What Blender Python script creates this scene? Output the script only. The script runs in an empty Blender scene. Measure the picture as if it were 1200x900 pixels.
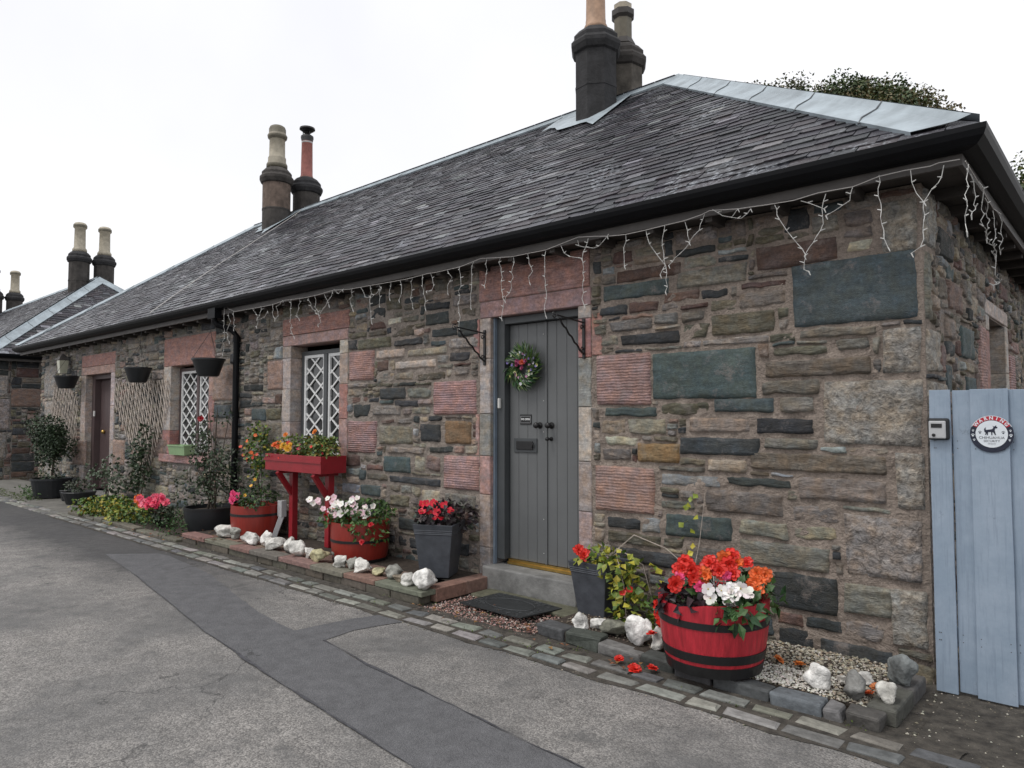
import bpy, bmesh, math, random
from mathutils import Vector, Matrix, Euler
import numpy as np
random.seed(7)
rnd = random.random
def U(a, b): return a + (b - a) * rnd()
sc = bpy.context.scene
col = sc.collection
# ------------------------------------------------------------- camera
CAMX, CAMY, CAMZ = 0.934, -4.642, 1.5
cd = bpy.data.cameras.new('camera'); cam = bpy.data.objects.new('camera', cd); col.objects.link(cam)
cam.location = (CAMX, CAMY, CAMZ)
_a, _p = math.radians(48.306), math.radians(2.687)
fw = Vector((-math.cos(_a) * math.cos(_p), math.sin(_a) * math.cos(_p), math.sin(_p)))
cam.rotation_euler = fw.to_track_quat('-Z', 'Y').to_euler()
cd.sensor_width = 36.0; cd.lens = 36.0 * 831 / 1200.0; cd.clip_end = 2000; cd.clip_start = 0.05
sc.camera = cam
# ------------------------------------------------------------- world, sun, exposure
EL, ROT = math.radians(58), math.radians(200)
w = bpy.data.worlds.new('World'); sc.world = w; w.use_nodes = True
nt = w.node_tree; nt.nodes.clear()
wo = nt.nodes.new('ShaderNodeOutputWorld'); bg = nt.nodes.new('ShaderNodeBackground')
sky = nt.nodes.new('ShaderNodeTexSky'); sky.sky_type = 'NISHITA'; sky.sun_disc = False
sky.sun_elevation = EL; sky.sun_rotation = ROT; sky.air_density = 1.5; sky.dust_density = 3
tc = nt.nodes.new('ShaderNodeTexCoord'); nz = nt.nodes.new('ShaderNodeTexNoise')
nz.inputs['Scale'].default_value = 1.3; nz.inputs['Detail'].default_value = 5
cr = nt.nodes.new('ShaderNodeValToRGB')
cr.color_ramp.elements[0].position = .36; cr.color_ramp.elements[0].color = (9.1, 9.12, 9.5, 1)
cr.color_ramp.elements[1].position = .58; cr.color_ramp.elements[1].color = (10.3, 10.3, 10.5, 1)
mx = nt.nodes.new('ShaderNodeMix'); mx.data_type = 'RGBA'; mx.inputs[0].default_value = .93
nt.links.new(tc.outputs['Generated'], nz.inputs['Vector']); nt.links.new(nz.outputs['Fac'], cr.inputs['Fac'])
nt.links.new(sky.outputs[0], mx.inputs[6]); nt.links.new(cr.outputs[0], mx.inputs[7])
nt.links.new(mx.outputs[2], bg.inputs['Color']); bg.inputs['Strength'].default_value = .1
nt.links.new(bg.outputs[0], wo.inputs['Surface'])
sd = bpy.data.lights.new('sun', 'SUN'); sd.energy = 1.25; sd.angle = math.radians(20); sd.color = (1, .96, .9)
so = bpy.data.objects.new('sun', sd); col.objects.link(so)
sdir = Vector((math.sin(ROT) * math.cos(EL), math.cos(ROT) * math.cos(EL), math.sin(EL)))
so.rotation_euler = sdir.to_track_quat('Z', 'Y').to_euler()
vs = sc.view_settings; vs.view_transform = 'Standard'; vs.look = 'None'; vs.gamma = 1; vs.exposure = 0.13
vs.use_curve_mapping = False
sc.cycles.max_bounces = 6

# ------------------------------------------------------------- materials
def newmat(name):
    m = bpy.data.materials.new(name); m.use_nodes = True; n = m.node_tree
    return m, n, n.nodes['Principled BSDF']
def noise(n, vec, scale, detail=4, rough=.6):
    t = n.nodes.new('ShaderNodeTexNoise'); t.inputs['Scale'].default_value = scale
    t.inputs['Detail'].default_value = detail; t.inputs['Roughness'].default_value = rough
    n.links.new(vec, t.inputs['Vector']); return t.outputs['Fac']
def ramp(n, fac, stops):
    r = n.nodes.new('ShaderNodeValToRGB'); e = r.color_ramp.elements
    while len(e) < len(stops): e.new(.5)
    for q, (p, c) in zip(e, stops):
        q.position = p; q.color = (*c, 1) if not isinstance(c, (int, float)) else (c, c, c, 1)
    n.links.new(fac, r.inputs['Fac']); return r.outputs['Color']
def mixc(n, fac, a, b, mode='MIX'):
    m = n.nodes.new('ShaderNodeMix'); m.data_type = 'RGBA'; m.blend_type = mode
    for s, v in ((m.inputs[0], fac), (m.inputs[6], a), (m.inputs[7], b)):
        if isinstance(v, (int, float)): s.default_value = v
        elif isinstance(v, tuple): s.default_value = (*v, 1)
        else: n.links.new(v, s)
    return m.outputs[2]
def math_(n, op, a, b):
    m = n.nodes.new('ShaderNodeMath'); m.operation = op
    for s, v in ((m.inputs[0], a), (m.inputs[1], b)):
        if isinstance(v, (int, float)): s.default_value = v
        else: n.links.new(v, s)
    return m.outputs[0]
def bump(n, b, h, strength, dist=.01):
    q = n.nodes.new('ShaderNodeBump'); q.inputs['Strength'].default_value = strength
    q.inputs['Distance'].default_value = dist
    n.links.new(h, q.inputs['Height']); n.links.new(q.outputs[0], b.inputs['Normal'])
def objvec(n, scale=None):
    t = n.nodes.new('ShaderNodeTexCoord')
    if not scale: return t.outputs['Object']
    m = n.nodes.new('ShaderNodeMapping'); m.inputs['Scale'].default_value = scale
    n.links.new(t.outputs['Object'], m.inputs['Vector']); return m.outputs[0]
def simple(name, c, rough=.6, var=.2, scale=12, bmp=.15, metal=0, bs=60, spec=None, attr=False, stretch=None):
    m, n, b = newmat(name); v = objvec(n, stretch)
    base = c
    if attr:
        a = n.nodes.new('ShaderNodeAttribute'); a.attribute_name = 'Col'; base = a.outputs['Color']
    f = noise(n, v, scale)
    g = ramp(n, f, [(.3, 1 - var), (.7, 1 + var)])
    n.links.new(mixc(n, 1.0, base, g, 'MULTIPLY'), b.inputs['Base Color'])
    b.inputs['Roughness'].default_value = rough; b.inputs['Metallic'].default_value = metal
    if spec is not None: b.inputs['Specular IOR Level'].default_value = spec
    if bmp: bump(n, b, noise(n, v, bs, 3), bmp)
    return m
M = {}
def stone_mat():
    m, n, b = newmat('rubble_stone'); v = objvec(n); vz = objvec(n, (1, 1, 5))
    a = n.nodes.new('ShaderNodeAttribute'); a.attribute_name = 'Col'
    k = n.nodes.new('ShaderNodeAttribute'); k.attribute_name = 'Kind'
    kk = n.nodes.new('ShaderNodeSeparateColor'); n.links.new(k.outputs['Color'], kk.inputs[0])
    off = n.nodes.new('ShaderNodeVectorMath'); off.operation = 'ADD'; cv = n.nodes.new('ShaderNodeCombineXYZ')
    for q in range(3): n.links.new(math_(n, 'MULTIPLY', kk.outputs[2], 17.0 + 9 * q), cv.inputs[q])
    n.links.new(v, off.inputs[0]); n.links.new(cv.outputs[0], off.inputs[1]); mp = n.nodes.new('ShaderNodeMapping'); mp.inputs['Scale'].default_value = (1, 1, 3.2); n.links.new(off.outputs[0], mp.inputs['Vector']); vz = mp.outputs[0]
    f1 = noise(n, vz, 6, 6, .7); f2 = noise(n, v, 45, 4, .7); f3 = noise(n, v, 160, 2)
    g = ramp(n, f1, [(.28, .62), (.5, 1.0), (.72, 1.42)])
    c = mixc(n, 1.0, a.outputs['Color'], g, 'MULTIPLY')
    g2 = ramp(n, f2, [(.3, .72), (.7, 1.3)]); c = mixc(n, 1.0, c, g2, 'MULTIPLY')
    hue = ramp(n, noise(n, v, 11, 3), [(.35, (1.12, 1.0, .86)), (.65, (.9, 1.0, 1.1))]); c = mixc(n, .8, c, mixc(n, 1.0, c, hue, 'MULTIPLY'))
    li = ramp(n, noise(n, v, 34, 6, .8), [(.66, 0), (.72, 1)])
    lm = math_(n, 'MULTIPLY', li, math_(n, 'ADD', math_(n, 'MULTIPLY', kk.outputs[0], .7), .25))
    c = mixc(n, lm, c, (.42, .41, .38))
    sm_ = ramp(n, noise(n, v, 5.5, 6, .75), [(.55, 0), (.68, .55)]); c = mixc(n, sm_, c, (.28, .235, .205))
    sc_ = ramp(n, noise(n, v, 3.2, 7, .82), [(.57, 0), (.61, .6)]); c = mixc(n, math_(n, 'MULTIPLY', sc_, .5), c, mixc(n, 1.0, c, (1.9, 1.9, 1.85), 'MULTIPLY'))
    n.links.new(c, b.inputs['Base Color'])
    b.inputs['Roughness'].default_value = .72; b.inputs['Specular IOR Level'].default_value = .35
    wv = n.nodes.new('ShaderNodeTexWave'); wv.wave_type = 'BANDS'; wv.bands_direction = 'Z'
    wv.inputs['Scale'].default_value = 14; wv.inputs['Distortion'].default_value = 3.2; wv.inputs['Detail'].default_value = 3
    wv.inputs['Detail Scale'].default_value = 1.2
    n.links.new(v, wv.inputs['Vector'])
    h = math_(n, 'MULTIPLY', wv.outputs['Fac'], kk.outputs[1])
    lt = n.nodes.new('ShaderNodeTexNoise'); lt.inputs['Scale'].default_value = 9; lt.inputs['Detail'].default_value = 6; lt.inputs['Roughness'].default_value = .72; lt.inputs['Distortion'].default_value = .9
    n.links.new(vz, lt.inputs['Vector']); iso = n.nodes.new('ShaderNodeTexNoise'); iso.inputs['Scale'].default_value = 26; iso.inputs['Detail'].default_value = 5; iso.inputs['Roughness'].default_value = .62; iso.inputs['Distortion'].default_value = .4
    n.links.new(v, iso.inputs['Vector']); isom = ramp(n, kk.outputs[0], [(.88, 0), (.96, 1)])
    lay = math_(n, 'MULTIPLY', mixc(n, isom, lt.outputs['Fac'], iso.outputs['Fac']), 1.9)
    crv = ramp(n, mixc(n, isom, lt.outputs['Fac'], iso.outputs['Fac']), [(.34, .55), (.46, 1.0), (.62, 1.25)])
    c = mixc(n, math_(n, 'ADD', math_(n, 'MULTIPLY', kk.outputs[0], .75), .1), c, mixc(n, 1.0, c, crv, 'MULTIPLY'))
    n.links.new(c, b.inputs['Base Color'])
    h2 = math_(n, 'MULTIPLY', lay, math_(n, 'ADD', kk.outputs[0], .09))
    h = math_(n, 'ADD', math_(n, 'MULTIPLY', h, 1.0), h2)
    h = math_(n, 'ADD', h, math_(n, 'MULTIPLY', f3, .25))
    bump(n, b, h, 1.0, .024); return m
M['stone'] = stone_mat()
def mortar_mat():
    m, n, b = newmat('lime_mortar'); v = objvec(n)
    sx = n.nodes.new('ShaderNodeSeparateXYZ'); n.links.new(v, sx.inputs[0])
    mr = n.nodes.new('ShaderNodeMapRange'); mr.inputs[1].default_value = -9; mr.inputs[2].default_value = -2
    n.links.new(sx.outputs[0], mr.inputs[0])
    c = mixc(n, mr.outputs[0], (.25, .23, .21), (.30, .25, .213))
    g = ramp(n, noise(n, v, 3.5, 6, .7), [(.3, .7), (.7, 1.3)]); c = mixc(n, 1.0, c, g, 'MULTIPLY')
    g = ramp(n, noise(n, v, 60, 4, .7), [(.3, .75), (.7, 1.25)]); c = mixc(n, 1.0, c, g, 'MULTIPLY')
    g = ramp(n, noise(n, v, 25, 5, .8), [(.68, 0), (.73, .8)]); c = mixc(n, g, c, (.36, .35, .32))
    n.links.new(c, b.inputs['Base Color']); b.inputs['Roughness'].default_value = .95
    h = math_(n, 'ADD', noise(n, v, 11, 6, .75), math_(n, 'MULTIPLY', noise(n, v, 90, 3), .3))
    bump(n, b, h, 1.0, .045); return m
M['mortar'] = mortar_mat()
def slate_mat():
    m, n, b = newmat('roof_slate'); v = objvec(n)
    a = n.nodes.new('ShaderNodeAttribute'); a.attribute_name = 'Col'
    g = ramp(n, noise(n, v, 30, 5, .7), [(.3, .6), (.7, 1.45)]); c = mixc(n, 1.0, a.outputs['Color'], g, 'MULTIPLY')
    st = ramp(n, noise(n, v, 1.1, 5, .75), [(.53, 0), (.63, 1)])
    st2 = ramp(n, noise(n, v, 24, 4, .7), [(.5, 0), (.62, 1)])
    c = mixc(n, math_(n, 'MULTIPLY', math_(n, 'MULTIPLY', st, st2), .8), c, (.42, .45, .49))
    n.links.new(c, b.inputs['Base Color'])
    r = ramp(n, noise(n, v, 1.6, 4), [(.35, .26), (.65, .5)]); n.links.new(r, b.inputs['Roughness'])
    b.inputs['Specular IOR Level'].default_value = .42
    bump(n, b, noise(n, objvec(n, (1, 1, 3)), 40, 5, .7), .7, .012); return m
M['slate'] = slate_mat()
def asphalt_mat(name, lo, hi, patchy, chip=95):
    m, n, b = newmat(name); v = objvec(n)
    vo = n.nodes.new('ShaderNodeTexVoronoi'); vo.inputs['Scale'].default_value = chip; n.links.new(v, vo.inputs['Vector'])
    sp = n.nodes.new('ShaderNodeSeparateColor'); n.links.new(vo.outputs['Color'], sp.inputs[0])
    ch = ramp(n, sp.outputs[0], [(.1, lo), (.55, tuple((p + q) / 2 for p, q in zip(lo, hi))), (.9, hi)])
    c = ch
    if patchy:
        f = ramp(n, noise(n, v, .55, 6, .65), [(.40, 0), (.56, 1)])
        c = mixc(n, f, mixc(n, .75, ch, (.125, .125, .125)), ch)
        f = ramp(n, noise(n, v, 3.0, 5, .7), [(.54, 0), (.68, .7)]); c = mixc(n, f, c, (.105, .105, .105))
        # damp dark verge beside the setts at the far end
        s = n.nodes.new('ShaderNodeSeparateXYZ'); n.links.new(v, s.inputs[0])
        yy = math_(n, 'ADD', s.outputs[1], math_(n, 'MULTIPLY', noise(n, v, 1.7, 5, .7), .9))
        my = n.nodes.new('ShaderNodeMapRange'); my.inputs[1].default_value = -2.0; my.inputs[2].default_value = -1.35; n.links.new(yy, my.inputs[0])
        mxx = n.nodes.new('ShaderNodeMapRange'); mxx.inputs[1].default_value = -4.6; mxx.inputs[2].default_value = -6.6; n.links.new(s.outputs[0], mxx.inputs[0])
        c = mixc(n, math_(n, 'MULTIPLY', math_(n, 'MULTIPLY', my.outputs[0], mxx.outputs[0]), .85), c, (.065, .065, .068))
    g = ramp(n, noise(n, v, 9, 5), [(.3, .82), (.7, 1.15)]); c = mixc(n, 1.0, c, g, 'MULTIPLY')
    ck = n.nodes.new('ShaderNodeTexVoronoi'); ck.feature = 'DISTANCE_TO_EDGE'; ck.inputs['Scale'].default_value = .55
    dv = n.nodes.new('ShaderNodeVectorMath'); dv.operation = 'ADD'; nn = n.nodes.new('ShaderNodeTexNoise'); nn.inputs['Scale'].default_value = 2.5; nn.inputs['Detail'].default_value = 8
    n.links.new(v, nn.inputs['Vector']); n.links.new(v, dv.inputs[0]); n.links.new(nn.outputs['Color'], dv.inputs[1]); n.links.new(dv.outputs[0], ck.inputs['Vector'])
    cm = math_(n, 'MULTIPLY', ramp(n, ck.outputs['Distance'], [(.0, .75), (.006, 0)]), ramp(n, noise(n, v, .9, 2), [(.5, 0), (.56, 1)]))
    c = mixc(n, cm, c, (.04, .04, .04))
    n.links.new(c, b.inputs['Base Color']); b.inputs['Roughness'].default_value = .85
    b.inputs['Specular IOR Level'].default_value = .3
    bump(n, b, math_(n, 'SUBTRACT', noise(n, v, 40, 3), vo.outputs['Distance']), .6, .006); return m
M['asphalt'] = asphalt_mat('worn_asphalt', (.14, .135, .13), (.335, .32, .302), True, 130)
M['patch'] = asphalt_mat('patch_asphalt', (.105, .106, .112), (.145, .146, .152), False, 170)
M['seal'] = simple('bitumen_joint', (.06, .062, .07), .5, .4, 20, .4)
M['lead'] = simple('lead_flashing', (.33, .385, .42), .5, .3, 3.5, .6, 0, 6)
M['leaddark'] = simple('lead_seam', (.09, .10, .11), .5)
M['gutter'] = simple('black_gutter', (.004, .0045, .006), .5, .3, 4, .05, spec=.18)
M['fascia'] = simple('fascia_board', (.075, .068, .064), .6, .2, 6, .1)
M['soffit'] = simple('dark_timber', (.05, .044, .04), .8, .25, 6, .2)
M['chim'] = simple('chimney_sandstone', (.5, .5, .5), .9, .45, 6, .6, attr=True, bs=25)
M['pot'] = simple('chimney_pot_clay', (.5, .5, .5), .6, .25, 9, .1, attr=True)
M['greydoor'] = simple('grey_door_paint', (.122, .128, .131), .42, .1, 2, .05)
M['greyframe'] = simple('grey_frame_paint', (.06, .066, .07), .45, .1, 8, .1)
M['bluegrey'] = simple('pale_frame_edge', (.16, .2, .25), .5, .2, 8, .1)
M['browndoor'] = simple('brown_door_paint', (.085, .058, .058), .5, .1, 5, .05)
M['blackmetal'] = simple('black_iron', (.012, .012, .013), .38, .2, 30, .1)
M['brass'] = simple('brass', (.55, .37, .12), .32, .15, 20, .05, 1)
M['white'] = simple('white_paint', (.74, .75, .75), .4, .06, 9, .05)
M['whiteplastic'] = simple('white_plastic', (.6, .6, .58), .4, .03, 9, 0)
M['glass'] = simple('dark_window_glass', (.035, .038, .04), .05, .8, 2.2, 0, spec=.6)
M['blind'] = simple('grey_blind', (.14, .145, .15), .6, .1, 5, 0)
M['greystep'] = simple('step_stone', (.2, .2, .195), .85, .4, 5, .8, bs=20)
M['mat'] = simple('rubber_mat', (.022, .025, .027), .6, .3, 20, .5, bs=40)
M['matpat'] = simple('rubber_mat_relief', (.07, .075, .08), .55, .3, 40, .3)
M['redbarrel'] = simple('red_barrel_paint', (.42, .022, .035), .42, .3, 5, .5, bs=12, stretch=(7, 7, .8))
M['redbrown'] = simple('oxide_red_paint', (.24, .022, .014), .42, .14, 6, .12, bs=14, stretch=(6, 6, 1))
M['redwood'] = simple('red_timber_paint', (.27, .012, .02), .38, .15, 8, .15, bs=25)
M['hoop'] = simple('black_hoop', (.012, .012, .013), .42, .2, 12, .1)
M['soil'] = simple('soil', (.045, .034, .026), .95, .5, 18, 1, bs=40)
M['planter'] = simple('slate_grey_planter', (.06, .066, .078), .42, .25, 9, .25, bs=20)
M['blackpot'] = simple('black_plastic_pot', (.012, .014, .017), .45, .2, 10, .05)
M['greenbox'] = simple('pale_green_plastic', (.25, .38, .20), .45, .08, 10, .05)
M['leaf'] = simple('leaf', (.5, .5, .5), .5, .2, 30, 0, attr=True)
M['petal'] = simple('petal', (.5, .5, .5), .5, .12, 40, 0, attr=True)
for k in ('leaf', 'petal'):
    pass
M['bark'] = simple('bark', (.07, .055, .042), .9, .3, 20, .6)
M['rock'] = simple('white_quartz_rock', (.5, .5, .5), .8, .4, 22, 1.0, attr=True, bs=45)
M['sett'] = simple('granite_sett', (.5, .5, .5), .75, .3, 22, .7, attr=True, bs=30)
M['gravel'] = simple('gravel_pebble', (.5, .5, .5), .7, .2, 60, 0, attr=True)
def gate_mat():
    m, n, b = newmat('weathered_blue_gate_paint'); v = objvec(n); vg = objvec(n, (22, 22, 1.1)); c = (.245, .315, .40)
    c = mixc(n, ramp(n, noise(n, v, 2.3, 6, .7), [(.42, 0), (.62, .75)]), c, (.33, .40, .49))
    c = mixc(n, ramp(n, noise(n, vg, 2.2, 5, .7), [(.52, 0), (.66, .45)]), c, (.17, .22, .29))
    c = mixc(n, ramp(n, noise(n, v, 9, 6, .8), [(.63, 0), (.70, .55)]), c, (.13, .155, .18))
    n.links.new(c, b.inputs['Base Color']); b.inputs['Roughness'].default_value = .55
    bump(n, b, math_(n, 'ADD', noise(n, vg, 3, 5, .7), noise(n, v, 7, 3)), .5, .006); return m
M['gate'] = gate_mat()
M['navy'] = simple('navy_enamel', (.012, .016, .035), .35, .05)
M['signred'] = simple('red_enamel', (.45, .02, .04), .35, .05)
M['signwhite'] = simple('white_enamel', (.7, .75, .8), .35, .03)
M['silver'] = simple('silver_plastic', (.45, .46, .47), .35, .05)
M['lampglass'] = simple('frosted_lamp_glass', (.46, .46, .36), .3, .15, 10, .05)
M['trellis'] = simple('weathered_lath', (.46, .40, .35), .8, .3, 20, .2)
M['dirt'] = simple('earth_and_chippings', (.062, .055, .046), .95, .6, 14, 1, bs=60)
M['cable'] = simple('white_cable', (.5, .48, .46), .5, .05, 20, 0)
M['paving'] = simple('old_paving', (.15, .145, .13), .85, .3, 4, .6, bs=20)

# ------------------------------------------------------------- mesh builder
class MB:
    def __init__(s): s.v = []; s.f = []; s.c = []; s.k = []; s.cur = (.5, .5, .5); s.kind = (0, 0, 0)
    def quad(s, *p): 
        i = len(s.v); s.v += [tuple(q) for q in p]; s.face(*range(i, i + len(p)))
    def face(s, *ix): s.f.append(tuple(ix)); s.c.append(s.cur); s.k.append(s.kind)
    def box(s, a, b, R=None, o=None):
        (x0, y0, z0), (x1, y1, z1) = a, b
        P = [(x0, y0, z0), (x1, y0, z0), (x1, y1, z0), (x0, y1, z0), (x0, y0, z1), (x1, y0, z1), (x1, y1, z1), (x0, y1, z1)]
        if R is not None: P = [tuple(R @ Vector(p) + Vector(o or (0, 0, 0))) for p in P]
        i = len(s.v); s.v += P
        for f in ((0, 3, 2, 1), (4, 5, 6, 7), (0, 1, 5, 4), (1, 2, 6, 5), (2, 3, 7, 6), (3, 0, 4, 7)): s.face(*(i + q for q in f))
    def bar(s, p, q, w, d=None, up=(0, 0, 1)):
        p, q = Vector(p), Vector(q); z = (q - p); L = z.length; z.normalize(); d = d or w
        x = z.cross(Vector(up)); 
        if x.length < 1e-4: x = z.cross(Vector((0, 1, 0)))
        x.normalize(); y = z.cross(x); R = Matrix((x, y, z)).transposed()
        s.box((-w / 2, -d / 2, 0), (w / 2, d / 2, L), R, p)
    def tube(s, pts, r, n=6, cap=True):
        pts = [Vector(p) for p in pts]; rings = []
        rr = r if isinstance(r, (list, tuple)) else [r] * len(pts)
        for j, p in enumerate(pts):
            t = (pts[min(j + 1, len(pts) - 1)] - pts[max(j - 1, 0)]); t = t.normalized() if t.length > 1e-9 else Vector((0, 0, 1))
            x = t.cross(Vector((.13, .31, .94))); x.normalize(); y = t.cross(x); i = len(s.v)
            s.v += [tuple(p + rr[j] * (math.cos(2 * math.pi * k / n) * x + math.sin(2 * math.pi * k / n) * y)) for k in range(n)]
            rings.append(i)
        for a, b in zip(rings, rings[1:]):
            for k in range(n): s.face(a + k, a + (k + 1) % n, b + (k + 1) % n, b + k)
        if cap:
            s.face(*[rings[0] + k for k in range(n)][::-1]); s.face(*[rings[-1] + k for k in range(n)])
    def lathe(s, prof, n=24, c=(0, 0, 0), rot=0, sx=1, sy=1, wob=None, cap=True):
        rings = []
        for j, q in enumerate(prof):
            r, z = q[:2]; i = len(s.v)
            for k in range(n):
                t = 2 * math.pi * k / n + rot; dz = wob(t, j) if wob else 0
                s.v.append((c[0] + r * math.cos(t) * sx, c[1] + r * math.sin(t) * sy, c[2] + z + dz))
            rings.append(i)
        for j, (a, b) in enumerate(zip(rings, rings[1:])):
            if len(prof[j + 1]) > 2: s.cur = prof[j + 1][2]
            for k in range(n): s.face(a + k, a + (k + 1) % n, b + (k + 1) % n, b + k)
        if cap:
            s.face(*[rings[0] + k for k in range(n)][::-1]); s.face(*[rings[-1] + k for k in range(n)])
    def build(s, name, mat, parent=None, smooth=False):
        me = bpy.data.meshes.new(name); me.from_pydata(s.v, [], s.f)
        me.materials.append(mat if not isinstance(mat, str) else M[mat])
        cnt = np.array([len(f) for f in s.f])
        for nm, src in (('Col', s.c), ('Kind', s.k)):
            if nm == 'Kind' and not any(k != (0, 0, 0) for k in s.k): continue
            at = me.color_attributes.new(nm, 'FLOAT_COLOR', 'CORNER')
            a = np.ones((len(src), 4), np.float32); a[:, :3] = np.array(src); at.data.foreach_set('color', np.repeat(a, cnt, axis=0).ravel())
        if smooth: me.polygons.foreach_set('use_smooth', [True] * len(me.polygons))
        o = bpy.data.objects.new(name, me); col.objects.link(o)
        if parent: o.parent = parent
        return o
def tag(o, label=None, cat=None, group=None, kind=None):
    if label: o['label'] = label
    if cat: o['category'] = cat
    if group: o['group'] = group
    if kind: o['kind'] = kind
    return o
def thing(name, label, cat, loc=(0, 0, 0), group=None, rz=0):
    o = bpy.data.objects.new(name, None); col.objects.link(o); o.location = loc; o.rotation_euler = (0, 0, rz)
    o.empty_display_size = .1
    return tag(o, label, cat, group)
def bevel(o, w=.005, seg=2, ang=40):
    m = o.modifiers.new('bevel', 'BEVEL'); m.width = w; m.segments = seg; m.limit_method = 'ANGLE'; m.angle_limit = math.radians(ang)
def jit(c, a=.15):
    k = 1 + U(-a, a); return tuple(max(0, q * k * (1 + U(-.05, .05))) for q in c)
def vnoise(x, y, z, seed=0):
    from mathutils import noise as mn
    return mn.noise(Vector((x + seed * 7.3, y - seed * 3.1, z + seed * 1.7)))
# ------------------------------------------------------------- ground
def plane_grid(x0, x1, y0, y1, z, name, mat):
    m = MB(); m.quad((x0, y0, z), (x1, y0, z), (x1, y1, z), (x0, y1, z)); return tag(m.build(name, mat), kind='structure')
def sheet(pts, z, name, mat, wob=.0, step=.06):
    m = MB(); P = []
    for (a, b) in zip(pts, pts[1:] + pts[:1]):
        n = max(1, int((Vector(b) - Vector(a)).length / step))
        for k in range(n):
            p = Vector(a).lerp(Vector(b), k / n)
            P.append((p.x + wob * vnoise(p.x * 3, p.y * 3, 0, 1) + wob * .5 * vnoise(p.x * 14, p.y * 14, 0, 2), p.y + wob * vnoise(p.x * 3, p.y * 3, 5, 3) + wob * .5 * vnoise(p.x * 14, p.y * 14, 3, 4), z))
    i = len(m.v); m.v += P; m.face(*range(i, i + len(P)))
    return tag(m.build(name, mat), kind='structure')
plane_grid(-600, 600, -600, 600, -0.012, 'ground', 'dirt')
plane_grid(-300, 60, -9.5, -1.19, 0.0, 'road', 'asphalt')
sheet([(-7.2, -1.34), (-6.96, -1.32), (-5.74, -1.45), (-4.58, -1.73), (-3.85, -1.86), (-3.58, -1.88), (-3.51, -1.42), (-3.45, -1.24), (-3.17, -1.24), (-3.27, -1.6), (-3.23, -1.87), (-2.63, -1.96), (-1.79, -2.04), (-1.29, -2.1), (-1.02, -2.11), (1.5, -2.38), (1.5, -3.0), (-1.47, -2.6), (-1.94, -2.55), (-2.77, -2.47), (-4.03, -2.31), (-6.37, -1.92), (-7.6, -1.75)],
      .004, 'road_patch', 'patch', .014)
for pts in ([(-6.37, -1.92), (-4.03, -2.31), (-2.77, -2.47), (-1.94, -2.55), (-1.47, -2.6), (1.5, -3.0)], [(-3.23, -1.87), (-2.63, -1.96), (-1.79, -2.04), (-1.29, -2.1), (-1.02, -2.11), (1.5, -2.38)]):
    up, dn = [], []
    for a, b in zip(pts, pts[1:]):
        for k in range(12):
            p = Vector(a).lerp(Vector(b), k / 12); t = .002 + .014 * max(0, vnoise(p.x * 3, p.y * 3, 1, 5) + .1)
            q = Vector((p.x, p.y + .012 * vnoise(p.x * 5, p.y * 5, 9, 7), 0))
            up.append((q.x, q.y + t, .008)); dn.append((q.x, q.y - t, .008))
    m = MB(); i = len(m.v); m.v += up + dn; n = len(up)
    for k in range(n - 1): m.face(i + n + k, i + n + k + 1, i + k + 1, i + k)
    tag(m.build('patch_seal_line', 'seal'), kind='structure')
plane_grid(-40, -11.6, -1.21, 0.3, .003, 'pavement', 'paving')
# far bank beyond the road and field behind the houses come from the ground sheet

sheet([(-11.5, -1.245), (.2, -1.245), (.3, -.86), (-11.5, -.86)], .0035, 'verge_dirt', 'dirt', .03, .03)
# setts
m = MB(); 
for row, (ya, yb) in enumerate(((-1.205, -1.12), (-1.065, -.975))):
    x = -20.0 + row * .1
    while x < .12:
        L = U(.19, .31); x1 = x + L - U(.025, .05)
        if x > -11.8 or True:
            m.cur = jit(random.choice([(.17, .175, .16), (.13, .135, .13), (.21, .205, .19), (.15, .15, .13), (.10, .105, .105), (.25, .245, .225)]), .15)
            z = U(.010, .02) ; j = lambda: U(-.011, .011)
            b0 = [(x + j(), ya + j(), -.01), (x1 + j(), ya + j(), -.01), (x1 + j(), yb + j(), -.01), (x + j(), yb + j(), -.01)]
            e = .012
            t0 = [(p[0] + (e if q in (0, 3) else -e), p[1] + (e if q in (0, 1) else -e), z + U(-.005, .005)) for q, p in enumerate(b0)]
            b1 = [(p[0], p[1], z - .008) for p in b0]
            i = len(m.v); m.v += b0 + b1 + t0
            for k in range(4):
                m.face(i + k, i + (k + 1) % 4, i + 4 + (k + 1) % 4, i + 4 + k); m.face(i + 4 + k, i + 4 + (k + 1) % 4, i + 8 + (k + 1) % 4, i + 8 + k)
            m.face(i + 8, i + 9, i + 10, i + 11)
        x += L
tag(m.build('sett_kerb', 'sett'), kind='structure')

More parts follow.
